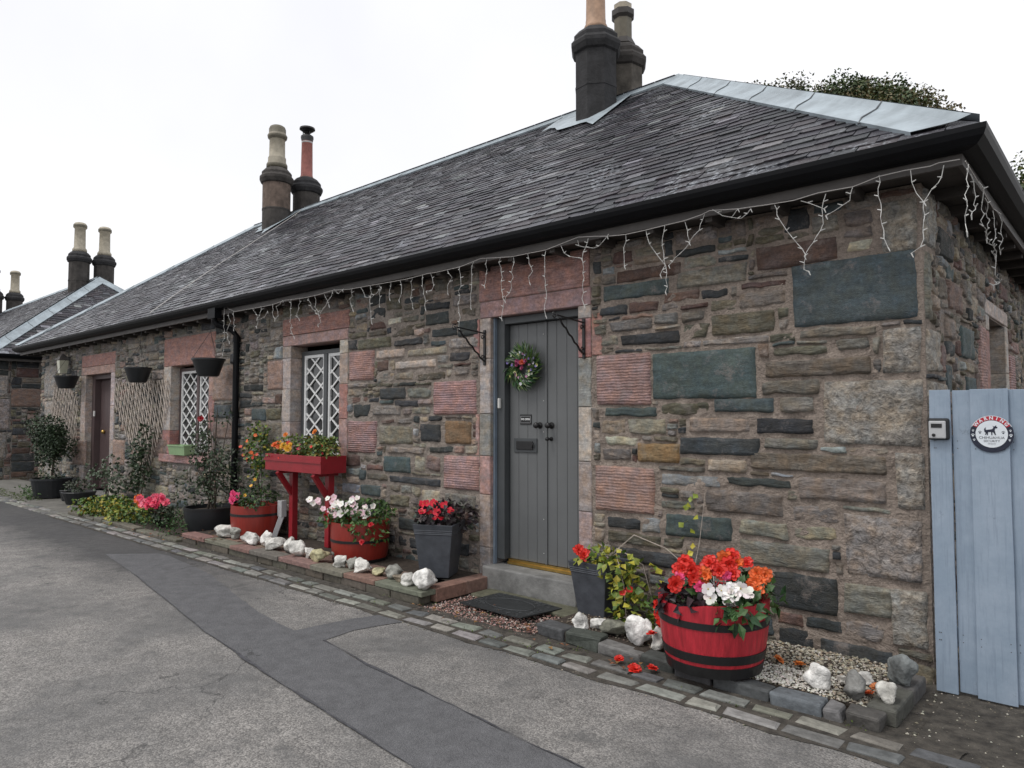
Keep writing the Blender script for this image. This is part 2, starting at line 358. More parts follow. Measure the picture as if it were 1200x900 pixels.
# ------------------------------------------------------------- masonry
SC = dict(S=(.064, .084, .088), D=(.042, .047, .05), P=(.34, .212, .20), G=(.30, .27, .25), R=(.12, .078, .067), O=(.26, .18, .10), B=(.155, .142, .108),
          C=(.46, .41, .34), M=(.215, .20, .178), T=(.30, .26, .21), W=(.26, .28, .29), K=(.25, .18, .155), N=(.20, .185, .135))
KD = dict(S=(.06, 0, 0), D=(.22, 0, 0), P=(.3, .3, 0), G=(1, 0, 0), R=(.3, 0, 0), O=(.3, 0, 0), B=(.8, 0, 0), C=(.3, 0, 0), M=(.7, 0, 0), T=(.5, 0, 0), W=(.3, 0, 0), K=(.5, 0, 0), N=(.6, 0, 0))
class Pack:
    c = .015
    def __init__(s, s0, s1, z0, z1):
        s.s0, s.z0 = s0, z0; s.nx = int(round((s1 - s0) / s.c)); s.nz = int(round((z1 - z0) / s.c)); s.g = np.zeros((s.nz, s.nx), bool)
    def mark(s, a, b, c, d, m=0):
        i0 = max(0, int((a - m - s.s0) / s.c)); i1 = int(math.ceil((c + m - s.s0) / s.c)); j0 = max(0, int((b - m - s.z0) / s.c)); j1 = int(math.ceil((d + m - s.z0) / s.c))
        s.g[j0:max(j1, 0), i0:max(i1, 0)] = True
    def run(s, pal, big=1.0, thin=.55):
        out = []; g = s.g
        for j in range(s.nz):
            i = 0
            while i < s.nx:
                if g[j, i]: i += 1; continue
                e = i
                while e < s.nx and not g[j, e] and e - i < 60: e += 1
                run = e - i
                h = random.choice([2, 3, 3, 4, 4, 5, 6]) if rnd() < thin else random.choice([4, 5, 6, 7, 8, 9, 11])
                h = max(2, int(h * big)); wd = int(h * U(1.2, 4.6)) + 3; wd = min(max(wd, 5), 32)
                if run - wd < 6: wd = run
                if wd > 42: wd = run // 2
                h = min(h, s.nz - j)
                while h > 1 and g[j:j + h, i:i + wd].any(): h -= 1
                # do not leave slivers above
                up = j + h
                if up < s.nz:
                    k = 0
                    while up + k < s.nz and k < 3 and not g[up + k, i:i + wd].any(): k += 1
                    if k < 3 and up + k < s.nz: h += k
                    elif up + k >= s.nz: h += k
                g[j:j + h, i:i + wd] = True
                if wd >= 3 and h >= 2:
                    out.append((random.choice(pal), s.s0 + i * s.c, s.z0 + j * s.c, s.s0 + (i + wd) * s.c, s.z0 + (j + h) * s.c))
                i += wd
        return out
def add_stone(m, P, k, s0, z0, s1, z1, d=None, sharp=False):
    big = (s1 - s0) * (z1 - z0) > .045
    gap = U(-.002, .004) if not big else .001
    s0 += gap; s1 -= gap; z0 += gap * .9; z1 -= gap * .9
    w, h = (s1 - s0) / 2, (z1 - z0) / 2; cs, cz = (s0 + s1) / 2, (z0 + z1) / 2
    if w < .01 or h < .006: return
    d = d if d is not None else (U(.010, .032) if not big else .026)
    m.cur = jit(SC[k], .27 if k not in 'SGP' else .1); m.kind = (KD[k][0], KD[k][1] * U(.3, 1.3), rnd())
    nx = 4 + int(w / .028); nz = 3 + int(h / .022); nx, nz = min(nx, 24), min(nz, 18)
    e = min(.012 / w, .3); e2 = min(.012 / h, .34)
    S = [-1, -1 + e] + [-1 + e + (2 - 2 * e) * (q + 1) / (nx) for q in range(nx - 1)] + [1 - e, 1]
    Z = [-1, -1 + e2] + [-1 + e2 + (2 - 2 * e2) * (q + 1) / (nz) for q in range(nz - 1)] + [1 - e2, 1]
    seed = U(0, 90); rr = {'G': .010, 'M': .007, 'B': .008, 'S': .003, 'P': .003, 'D': .005}.get(k, .005)
    cj = [(U(0, .45 * h) if rnd() < .45 else 0, U(0, .32 * h) if rnd() < .5 else 0) for _ in range(4)] if not big and k != 'P' else [(U(0, .012), U(0, .012)) for _ in range(4)]
    sk = U(-.1, .1) if not big else U(-.02, .02); tp = 0
    rad = (U(.18, .5) if k in 'OTCMBK' else U(.08, .3)) if not big else .05
    if k == 'P': rad = .06; sk = tp = 0
    am = .016 if not big else .007
    i0 = len(m.v)
    for zz in Z:
        for ss in S:
            # rounded corners
            q = max(0, abs(ss) - (1 - rad)) / rad; r = max(0, abs(zz) - (1 - rad)) / rad
            f = 1.0
            L = math.hypot(q, r)
            a, b = ss, zz
            if L > 1:
                a = math.copysign((1 - rad) + q / L * rad * max(q, r), ss) if q > 0 else ss
                b = math.copysign((1 - rad) + r / L * rad * max(q, r), zz) if r > 0 else zz
            x = cs + a * w * (1 + tp * b) + sk * b * h; z = cz + b * h * (1 + tp * .6 * a)
            wl, wr, wb_, wt = (1 - a) / 2, (1 + a) / 2, (1 - b) / 2, (1 + b) / 2
            x += cj[0][0] * wl * wb_ - cj[1][0] * wr * wb_ - cj[2][0] * wr * wt + cj[3][0] * wl * wt
            z += cj[0][1] * wl * wb_ + cj[1][1] * wr * wb_ - cj[2][1] * wr * wt - cj[3][1] * wl * wt
            ed = max(abs(ss), abs(zz))
            x += am * vnoise(x * 11, z * 11, 0, seed) ; z += am * .8 * vnoise(x * 13, z * 13, 7, seed)
            if ed >= .999: o = -.006
            else:
                o = d * (1 - .3 * ed ** 8) + rr * vnoise(x * 14, z * 26, 3, seed) * 1.6 + rr * .8 * vnoise(x * 40, z * 60, 3, seed)
                fl = vnoise(x * 6, z * 9, 11, seed)
                if fl > .18: o -= (.004 if k in 'SP' else .006) * min(1, (fl - .18) / .02)
            m.v.append(P(x, z, o))
    nxx = len(S)
    for j in range(len(Z) - 1):
        for i in range(nxx - 1):
            a = i0 + j * nxx + i; m.face(a, a + 1, a + 1 + nxx, a + nxx)
def wall_sheet(P, s0, s1, z0, z1, holes, flats=()):
    hh = list(holes) + [(o[0] + .006, o[1] + .006, o[2] - .006, o[3] - .006) for o in flats]; flats = hh[len(holes):]
    m = MB(); xs = sorted({s0, s1, *[q for h in hh for q in (h[0], h[2]) if s0 < q < s1]}); zs = sorted({z0, z1, *[q for h in hh for q in (h[1], h[3]) if z0 < q < z1]})
    for a, b in zip(xs, xs[1:]):
        for c, d in zip(zs, zs[1:]):
            if any(h[0] <= (a + b) / 2 <= h[2] and h[1] <= (c + d) / 2 <= h[3] for h in holes): continue
            flat = any(o[0] - .001 <= (a + b) / 2 <= o[2] + .001 and o[1] <= (c + d) / 2 <= o[3] for o in flats)
            nu, nv = max(1, int((b - a) / .022)), max(1, int((d - c) / .022))
            if flat: nu = nv = 1
            i = len(m.v)
            for q in range(nv + 1):
                for r in range(nu + 1):
                    x, z = a + (b - a) * r / nu, c + (d - c) * q / nv
                    e = min(1, abs(x - s0) / .04, abs(x - s1) / .04, abs(z - z1) / .04)
                    dd = 0 if flat or r in (0, nu) and False else e * (.005 + .013 * vnoise(x * 8, z * 12, 0, 21) + .008 * vnoise(x * 27, z * 33, 0, 22))
                    m.v.append(P(x, z, dd))
            for q in range(nv):
                for r in range(nu): k = i + q * (nu + 1) + r; m.face(k, k + 1, k + nu + 2, k + nu + 1)
    return m
Pf = lambda s, z, o: (s, -o, z)
Pr = lambda s, z, o: (o, s, z)
KEY= [('S',-0.76,2.071,-0.02,2.494),('S',-1.8,1.62,-0.99,1.988),('P',-2.31,1.585,-1.8,1.993),('G',-0.58,1.32,-0.01,1.732),('G',-0.23,1.746,-0.01,2.038),('D',-1.58,1.228,-0.98,1.37),('O',-1.93,1.161,-1.57,1.318),('M',-2.26,1.158,-1.98,1.27),('R',-0.99,2.474,-0.46,2.652),('C',-0.42,2.51,-0.26,2.589),('M',-1.59,2.42,-1.05,2.565),('D',-1.39,2.331,-1.18,2.403),('R',-1.69,2.341,-1.4,2.422),('R',-2.11,2.527,-1.54,2.643),('S',-2.23,2.396,-1.64,2.534),('R',-2.0,2.291,-1.72,2.382),('D',-2.27,2.286,-2.01,2.38),('B',-1.33,2.058,-0.86,2.227),('M',-1.56,2.178,-1.36,2.264),('M',-2.18,2.159,-1.78,2.25),('D',-2.08,2.036,-1.56,2.139),('M',-1.12,2.242,-0.79,2.345),('R',-1.11,2.362,-0.78,2.42),('M',-0.73,2.0,-0.24,2.069),('B',-0.89,1.896,-0.54,1.962),('M',-0.5,1.909,-0.28,1.993),('B',-0.95,1.754,-0.28,1.878),('M',-0.98,1.65,-0.59,1.744),('S',-1.31,1.523,-0.88,1.639),('M',-0.86,1.522,-0.62,1.643),('B',-1.74,1.512,-1.34,1.611),('S',-2.22,1.506,-1.76,1.578),('T',-2.26,1.368,-2.02,1.493),('T',-2.01,1.366,-1.68,1.494),('T',-1.51,1.388,-1.05,1.506),('D',-1.02,1.383,-0.62,1.5),('C',-2.22,1.278,-1.91,1.356),('M',-0.96,1.285,-0.61,1.367),('B',-1.06,1.14,-0.21,1.274),('T',-1.37,1.119,-1.07,1.213),('G',-0.18,0.95,-0.01,1.311),('P',-2.32,0.766,-1.77,1.135),('W',-1.74,1.002,-1.26,1.093),('D',-1.23,1.035,-0.77,1.103),('M',-1.38,0.834,-0.83,1.011),('M',-1.73,0.831,-1.46,0.904),('S',-1.7,0.636,-1.18,0.815),('M',-1.14,0.694,-0.8,0.823),('M',-0.78,0.833,-0.49,0.951),('M',-0.74,0.97,-0.21,1.132),('M',-1.14,0.519,-0.54,0.694),('T',-0.77,0.721,-0.5,0.817),('G',-0.47,0.535,-0.03,0.917),('D',-0.93,0.263,-0.5,0.515),('M',-0.47,0.165,-0.24,0.276),('M',-0.48,0.3,-0.19,0.503),('D',-0.89,0.016,-0.65,0.156),('D',-0.63,-0.028,-0.19,0.135),('D',-2.21,0.649,-1.9,0.739),('B',-2.21,0.53,-1.73,0.639),('G',-0.22,0.165,-0.01,0.507),('G',-0.22,2.471,-0.01,2.803),('D',-2.15,0.394,-1.56,0.52),('M',-1.54,0.438,-1.18,0.603),('P',-4.22,1.516,-3.62,1.854),('P',-4.07,0.819,-3.58,1.151),('O',-4.05,1.245,-3.69,1.476),('D',-4.41,1.251,-4.1,1.442),('N',-5.06,1.213,-4.51,1.422),('P',-5.62,1.106,-5.1,1.472),('P',-5.6,1.887,-5.14,2.23),('D',-4.28,1.149,-3.93,1.23),('M',-4.94,1.131,-4.32,1.2),('S',-4.98,0.928,-4.54,1.109),('T',-4.51,0.962,-4.33,1.13),('K',-4.3,0.973,-4.11,1.137),('D',-4.88,0.825,-4.1,0.917),('S',-5.37,0.663,-5.01,0.797),('B',-4.87,0.596,-4.53,0.725),('C',-4.38,0.61,-4.09,0.807),('D',-4.73,0.366,-4.35,0.5),('D',-4.74,0.202,-4.41,0.319),('B',-5.27,0.83,-4.91,0.919),('D',-5.51,1.5,-5.21,1.647),('D',-5.25,1.654,-5.06,1.708),('D',-4.82,1.603,-4.44,1.672),('M',-5.18,1.509,-4.7,1.633),('M',-4.61,1.686,-4.25,1.805),('M',-4.54,1.517,-4.26,1.61),('B',-4.46,1.858,-4.05,1.942),('C',-4.8,1.976,-4.17,2.079),('C',-5.13,2.101,-4.65,2.208),('T',-4.9,1.873,-4.52,1.961),('M',-3.93,1.883,-3.71,1.979),('D',-4.0,2.021,-3.71,2.117),('T',-4.61,2.104,-4.02,2.188),('D',-4.82,2.215,-4.37,2.31),('B',-5.45,2.225,-4.86,2.352),('D',-4.25,2.262,-3.88,2.361),('D',-4.34,2.386,-3.99,2.528),('B',-4.85,2.316,-4.5,2.438),('B',-3.94,2.426,-3.63,2.53),('R',-5.22,2.42,-4.96,2.511),('C',-4.93,2.451,-4.7,2.531),('M',-4.67,2.454,-4.43,2.523),('R',-5.03,1.429,-4.79,1.482),('M',-4.05,0.653,-3.62,0.795),('S',-7.71,1.445,-7.35,1.62),('K',-7.34,1.829,-6.94,2.214),('M',-7.57,1.041,-6.96,1.446),('D',-7.93,1.832,-7.44,1.932),('K',-8.82,1.722,-8.18,2.216),('S',-8.76,1.477,-8.26,1.676),('K',-8.79,1.197,-8.16,1.442),('K',-10.88,0.875,-10.27,1.167),('K',-14.58,0.593,-13.87,1.077),('K',-12.51,0.681,-11.96,1.119),('G',-16.41,1.041,-15.68,1.838),('G',-16.49,1.909,-15.75,2.554),('G',-16.32,0.254,-15.6,0.953)]
CABLE= [(-7.993,3.013),(-7.85,2.898),(-7.667,2.846),(-7.152,2.837),(-6.752,2.836),(-6.506,2.86),(-6.056,2.84),(-5.769,2.845),(-5.511,2.861),(-5.218,2.835),(-4.898,2.831),(-4.65,2.826),(-4.285,2.821),(-4.016,2.834),(-3.875,2.83),(-3.572,2.835),(-3.307,2.872),(-3.106,2.849),(-2.951,2.833),(-2.765,2.833),(-2.587,2.832),(-2.415,2.859),(-2.267,2.881),(-2.093,2.858),(-2.001,2.842),(-1.845,2.828),(-1.681,2.83),(-1.517,2.837),(-1.373,2.841),(-1.246,2.858),(-1.185,2.875),(-0.989,2.848),(-0.793,2.836),(-0.634,2.83),(-0.482,2.846),(-0.29,2.84),(-0.152,2.869),(-0.021,2.873),(0.104,2.867),(0.145,2.876),(0.244,2.871)]
DROPS= [[(-7.993,3.013),(-7.942,2.896),(-7.953,2.596),(-7.989,2.32)],[(-7.848,2.842),(-7.796,2.694),(-7.884,2.59),(-7.81,2.463)],[(-7.69,2.848),(-7.703,2.62)],[(-7.214,2.833),(-7.086,2.694),(-7.124,2.603)],[(-7.03,2.845),(-7.026,2.73),(-7.147,2.679),(-6.945,2.702),(-6.867,2.766)],[(-6.753,2.847),(-6.748,2.704),(-6.688,2.627),(-6.633,2.693),(-6.655,2.796),(-6.524,2.862)],[(-6.34,2.852),(-6.353,2.666),(-6.349,2.518),(-6.274,2.414)],[(-6.161,2.842),(-6.193,2.728),(-6.227,2.673),(-6.173,2.61)],[(-5.987,2.832),(-5.899,2.698),(-5.78,2.611),(-5.683,2.676),(-5.573,2.776),(-5.527,2.845)],[(-5.852,2.836),(-5.849,2.712),(-5.781,2.63),(-5.745,2.533),(-5.794,2.509)],[(-5.67,2.834),(-5.637,2.764),(-5.587,2.703)],[(-5.511,2.87),(-5.416,2.813),(-5.34,2.841)],[(-5.174,2.83),(-5.201,2.69),(-5.155,2.613)],[(-5.013,2.828),(-4.953,2.724),(-4.868,2.706),(-4.757,2.736),(-4.69,2.797)],[(-4.856,2.826),(-4.854,2.678),(-4.865,2.523),(-4.836,2.452)],[(-4.717,2.809),(-4.702,2.696),(-4.715,2.611)],[(-4.543,2.821),(-4.554,2.662)],[(-4.387,2.817),(-4.359,2.682),(-4.41,2.629)],[(-4.223,2.821),(-4.233,2.667),(-4.207,2.542)],[(-4.076,2.834),(-4.05,2.646),(-4.025,2.507)],[(-3.945,2.824),(-3.92,2.71),(-3.932,2.664),(-4.014,2.673)],[(-3.726,2.826),(-3.681,2.757),(-3.714,2.684),(-3.725,2.623)],[(-3.572,2.843),(-3.56,2.703),(-3.581,2.538),(-3.581,2.461),(-3.559,2.383),(-3.58,2.301)],[(-3.401,2.856),(-3.411,2.699),(-3.431,2.566),(-3.431,2.461)],[(-3.236,2.854),(-3.246,2.722),(-3.266,2.629)],[(-3.087,2.846),(-3.067,2.676),(-3.067,2.568),(-3.028,2.47),(-3.057,2.386),(-3.067,2.33)],[(-2.932,2.823),(-2.942,2.66),(-2.98,2.536),(-3.028,2.477)],[(-2.765,2.826),(-2.765,2.755),(-2.729,2.68),(-2.766,2.636),(-2.757,2.593)],[(-2.596,2.827),(-2.587,2.695),(-2.596,2.546),(-2.588,2.442),(-2.606,2.396),(-2.588,2.306)],[(-2.424,2.84),(-2.399,2.776),(-2.333,2.739),(-2.236,2.711)],[(-2.275,2.856),(-2.267,2.815),(-2.211,2.793),(-2.117,2.771),(-2.047,2.798),(-2.001,2.842)],[(-2.171,2.858),(-2.203,2.791),(-2.22,2.715),(-2.228,2.598),(-2.221,2.492),(-2.237,2.403),(-2.214,2.348)],[(-1.845,2.828),(-1.853,2.735),(-1.854,2.597)],[(-1.681,2.83),(-1.641,2.719),(-1.587,2.644),(-1.52,2.556),(-1.501,2.499),(-1.509,2.405),(-1.522,2.37)],[(-1.517,2.837),(-1.538,2.745),(-1.539,2.648),(-1.52,2.556),(-1.561,2.495)],[(-1.367,2.839),(-1.355,2.772),(-1.337,2.687),(-1.408,2.616),(-1.494,2.552)],[(-1.228,2.86),(-1.26,2.756),(-1.337,2.687)],[(-1.166,2.877),(-1.101,2.824),(-1.036,2.801),(-0.989,2.848)],[(-1.031,2.799),(-0.962,2.781),(-0.904,2.831)],[(-0.75,2.827),(-0.72,2.724),(-0.674,2.652),(-0.613,2.562),(-0.588,2.521),(-0.564,2.476),(-0.585,2.437),(-0.576,2.394),(-0.551,2.38)],[(-0.443,2.827),(-0.464,2.744),(-0.461,2.655),(-0.497,2.579),(-0.548,2.525),(-0.574,2.477)],[(-0.593,2.817),(-0.508,2.778),(-0.454,2.742)],[(-0.29,2.835),(-0.315,2.765),(-0.387,2.718),(-0.445,2.699)],[(-0.148,2.878),(-0.155,2.756),(-0.144,2.632),(-0.137,2.557),(-0.113,2.455)],[(0.012,2.865),(0.015,2.797),(0.035,2.736),(0.07,2.676)],[(0.168,2.861),(0.159,2.798),(0.113,2.738),(0.07,2.676),(0.064,2.568),(0.07,2.473),(0.044,2.43),(0.002,2.404)]]
SIDE= [[(-0.393,2.822),(-0.15,2.813),(0.118,2.798),(0.508,2.772),(0.826,2.809)],[(-0.346,2.817),(-0.373,2.652),(-0.432,2.572),(-0.373,2.5),(-0.405,2.449)],[(-0.202,2.804),(-0.137,2.736),(-0.125,2.655),(-0.266,2.568)],[(0.068,2.835),(0.11,2.757),(0.126,2.687),(0.078,2.578),(0.213,2.531)],[(0.229,2.775),(0.305,2.701),(0.194,2.587),(0.366,2.534),(0.516,2.483)],[(0.506,2.761),(0.521,2.669),(0.431,2.546),(0.516,2.483),(0.526,2.369),(0.657,2.346),(0.412,2.285)],[(0.824,2.803),(0.84,2.706),(0.736,2.554)]]

PAL = 'DDMMMMBBBTTKRSGWTM'
PALL = 'MMMBTMKGTDMBDMGS'
EAVE = 2.87
WX0 = -16.72
cottage = thing('stone_cottage', 'long rubble stone cottage with grey front door, slate roof and two pairs of chimneys', 'cottage', (-8, 3.3, 0))
def kid(o, p=None):
    p = p or cottage; o.parent = p; o.matrix_parent_inverse = Matrix.Translation(-p.location); return o
# openings (x0,z0,x1,z1) including their dressed surrounds
DOOR = (-3.45, .12, -2.476, 2.40); WIN2 = (-6.79, .99, -5.78, 2.365); WIN1 = (-10.2, .94, -8.94, 2.28); DOOR1 = (-13.95, .14, -12.68, 2.29)
occ = [(-3.59, -.05, -2.335, 2.86), (-6.98, .9, -5.62, 2.70), (-10.46, .8, -8.76, 2.72), (-14.2, -.05, -12.45, 2.66)]
holes = [DOOR, WIN2, WIN1, DOOR1]
pk = Pack(WX0, 0, -.06, EAVE)
for o in occ: pk.mark(*o)
keys = [k for k in KEY]
for k in keys: pk.mark(*k[1:])
fm = MB()
for k in keys: add_stone(fm, Pf, k[0], *k[1:])
for k in pk.run(PAL): 
    kk = k[0]
    if k[1] < -7.2: kk = random.choice(PALL)
    if kk in 'SG' and (k[3] - k[1]) < .1: kk = 'M'
    add_stone(fm, Pf, kk, *k[1:])
# side wall (facing +x)
SWIN = (2.23, .9, 3.13, 2.32)
pk = Pack(0, 6.56, -.06, EAVE)
pk.mark(2.06, .8, 3.3, 2.46)
ks = [('G', 0.005, 2.5, .28, 2.86), ('M', .005, 2.06, .12, 2.48), ('G', 0.005, 1.76, .33, 2.03), ('G', .005, 1.33, .5, 1.72), ('G', .005, .95, .3, 1.3), ('G', .005, .5, .5, .93), ('G', .005, .1, .36, .48),
      ('P', 1.72, 1.68, 2.05, 2.22), ('S', 1.0, 1.9, 1.5, 2.15), ('K', .6, 2.2, 1.1, 2.4), ('S', 1.15, 1.6, 1.55, 1.8), ('P', 3.31, 1.5, 3.7, 2.1)]
for k in ks: pk.mark(*k[1:])
for k in ks + pk.run(PAL, 1.2): add_stone(fm, Pr, k[0], *k[1:])
# left end and rear are plain mortar-faced rubble
wm = wall_sheet(Pf, WX0, 0, -.1, EAVE, holes, [(-3.59, -.1, -2.345, 2.87), (-6.98, .9, -5.62, 2.70), (-10.46, .82, -8.76, 2.71), (-14.2, -.1, -12.5, 2.66)])
ws = wall_sheet(Pr, 0, 6.56, -.1, EAVE, [SWIN], [(2.06, .8, 3.3, 2.46)]); 
i = len(wm.v); wm.v += ws.v
for f in ws.f: wm.face(*[q + i for q in f])
wm.quad((WX0, 0, -.1), (WX0, 0, EAVE), (WX0, 6.56, EAVE), (WX0, 6.56, -.1)); wm.quad((WX0, 6.56, -.1), (WX0, 6.56, EAVE), (0, 6.56, EAVE), (0, 6.56, -.1))
pk = Pack(0, 6.56, -.06, EAVE)
Pl = lambda s, z, o: (WX0 - o, s, z)
for k in pk.run(PAL, 1.4): add_stone(fm, Pl, k[0], *k[1:])
wall = kid(wm.build('wall', 'mortar'))
st = fm.build('stonework', 'stone', None, True); st.parent = wall; st.matrix_parent_inverse = Matrix.Translation(-cottage.location)
wall.matrix_parent_inverse = Matrix.Translation(-cottage.location)
st.matrix_parent_inverse = Matrix.Identity(4)

# dressed surrounds
PK = (.36, .235, .22); PR = (.32, .18, .168); CR = (.42, .375, .345); PG = (.34, .28, .265); GY = (.25, .232, .22)
def block(m, P, s0, z0, s1, z1, o, back, c, kind=(0, .12, 0)):
    m.cur = jit(c, .05); m.kind = kind; g = .0022
    s0 += g; s1 -= g; z0 += g; z1 -= g; e = .006
    q = [P(s0, z0, -back), P(s1, z0, -back), P(s1, z1, -back), P(s0, z1, -back)]
    r = [P(s0, z0, o - e), P(s1, z0, o - e), P(s1, z1, o - e), P(s0, z1, o - e)]
    t = [P(s0 + e, z0 + e, o), P(s1 - e, z0 + e, o), P(s1 - e, z1 - e, o), P(s0 + e, z1 - e, o)]
    i = len(m.v); m.v += q + r + t
    for a, b in ((0, 4), (4, 8)):
        for k in range(4): m.face(i + a + k, i + a + (k + 1) % 4, i + b + (k + 1) % 4, i + b + k)
    m.face(i + 8, i + 9, i + 10, i + 11)
def surround(name, P, blocks, back=.22, o=.014):
    m = MB()
    for b in blocks: block(m, P, *b[:4], o + U(-.001, .001), back, b[4], b[5] if len(b) > 5 else (0, .02, 0))
    return kid(m.build(name, 'stone'))
zl = [-.06, .34, .806, 1.152, 1.531, 2.03, 2.40]; cl = [GY, PG, PK, GY, CR, PG]
zr = [-.06, .36, .75, 1.146, 1.582, 1.979, 2.296, 2.40]; crr = [PG, PG, PG, CR, GY, PR, CR]
B = [(-3.585, a, -3.45, b, c) for a, b, c in zip(zl, zl[1:], cl)] + [(-2.476, a, -2.345, b, c) for a, b, c in zip(zr, zr[1:], crr)]
B += [(-3.585, 2.40, -2.345, 2.55, PK), (-3.60, 2.552, -2.36, 2.865, PR, (0, .15, 0)), (-3.67, 2.05, -3.59, 2.40, PR), (-3.64, 1.15, -3.59, 1.53, PK), (-2.34, 1.99, -2.24, 2.33, PR)]
surround('door_surround', Pf, B)
zl = [.99, 1.448, 1.843, 2.22, 2.365]; zr = [1.067, 1.481, 1.869, 2.212, 2.365]; zr[0] = .99
B = [(-6.98, a, -6.79, b, c) for a, b, c in zip(zl, zl[1:], [CR, CR, CR, PG])] + [(-5.78, a, -5.62, b, c) for a, b, c in zip(zr, zr[1:], [PK, PR, PG, CR])]
B += [(-6.98, 2.365, -5.62, 2.49, PK), (-6.99, 2.492, -5.60, 2.70, PR, (0, .15, 0)), (-7.0, .90, -5.60, .99, CR)]
surround('window_surround', Pf, B)
B = [(-10.46, a, -10.2, b, c) for a, b, c in zip([.94, 1.3, 1.75, 2.28], [1.3, 1.75, 2.28], [PR, CR, CR])] + [(-8.94, a, -8.76, b, c) for a, b, c in zip([.94, 1.3, 1.8, 2.28], [1.3, 1.8, 2.28], [PG, PR, PK])]
B += [(-10.46, 2.28, -8.76, 2.71, PR, (0, .15, 0))]
surround('window_surround', Pf, B)
sm = MB(); block(sm, Pf, -10.5, .82, -8.88, .94, .05, .22, PK); kid(sm.build('window_sill', 'stone'))
B = [(-14.2, a, -13.95, b, c) for a, b, c in zip([-.06, .6, 1.2, 1.8, 2.29], [.6, 1.2, 1.8, 2.29], [GY, CR, CR, PG])] + [(-12.68, a, -12.5, b, c) for a, b, c in zip([-.06, .5, 1.1, 1.7, 2.29], [.5, 1.1, 1.7, 2.29], [CR, PG, CR, CR])]
B += [(-14.2, 2.29, -12.5, 2.44, PK), (-14.2, 2.442, -12.48, 2.66, PR, (0, .15, 0))]
surround('door_surround', Pf, B)
B = [(2.06, a, 2.23, b, c) for a, b, c in zip([.9, 1.7, 2.2, 2.33], [1.7, 2.2, 2.33], [CR, PR, CR])] + [(3.13, .9, 3.3, 1.9, CR), (3.13, 1.9, 3.3, 2.33, CR), (2.06, 2.33, 3.3, 2.46, CR), (2.0, .8, 3.36, .9, CR)]
surround('window_surround', Pr, B)
# blocked light beyond openings (room interior wall) so no sky shows through
m = MB(); m.box((WX0 + .3, .45, 0), (-.45, .5, 2.86)); m.box((-.5, .5, 0), (-.45, 6.2, 2.86)); kid(m.build('inner_wall', 'soffit'))

# ------------------------------------------------------------- roofs
SLC = [(.029, .028, .037), (.021, .021, .028), (.040, .036, .045), (.021, .023, .028), (.037, .031, .036), (.062, .062, .072)]
def slates(m, O, A, N, Us, length, slope, left_in, right_in, exp=.125, wid=.21):
    """O eave start, A along, Us up-slope unit, N normal; left_in/right_in: metres the edge moves inward per metre of slope."""
    z = 0; row = 0
    while z < slope - .03:
        e = exp * (1 - .25 * z / slope) ; a0 = left_in * z; a1 = length - right_in * z
        x = a0 - (row % 2) * wid * .5 + U(-.04, .04)
        while x < a1:
            wd = wid * U(.72, 1.28); xa, xb = max(x, a0), min(x + wd - .006, a1)
            ta, tb = max(xa, left_in * (z + e + .05)), min(xb, length - right_in * (z + e + .05))
            if xb - xa > .02 and tb > ta:
                m.cur = jit(random.choice(SLC), .22)
                if rnd() < .07: m.cur = jit((.16, .162, .172), .3)
                lift = U(.012, .02); sk = U(-.012, .012); dz = U(-.012, .012)
                p = [O + A * (xa + q[0]) + Us * (z + q[1]) + N * q[2] for q in
                     ((0, dz + sk, lift), (xb - xa, dz - sk, lift + U(-.003, .003)), (tb - xa, e + .05, .004), (ta - xa, e + .05, .004), (0, dz + sk, lift - .012), (xb - xa, dz - sk, lift - .012))]
                # chipped lower corner
                i = len(m.v); m.v += [tuple(q) for q in p]
                if rnd() < .35:
                    c1 = p[0] + (p[1] - p[0]) * U(.06, .16); c0 = p[0] + Us * U(.01, .03); j = len(m.v); m.v += [tuple(c1), tuple(c0), tuple(c1 - N * .012), tuple(c0 - N * .012)]
                    m.face(j, i + 1, i + 2, i + 3, j + 1); m.face(j + 2, i + 5, i + 1, j); m.face(j + 3, j + 2, j, j + 1)
                else:
                    m.face(i, i + 1, i + 2, i + 3); m.face(i + 4, i + 5, i + 1, i)
                m.face(i + 1, i + 5, i + 2); m.face(i, i + 3, i + 4)
            x += wd
        z += e; row += 1
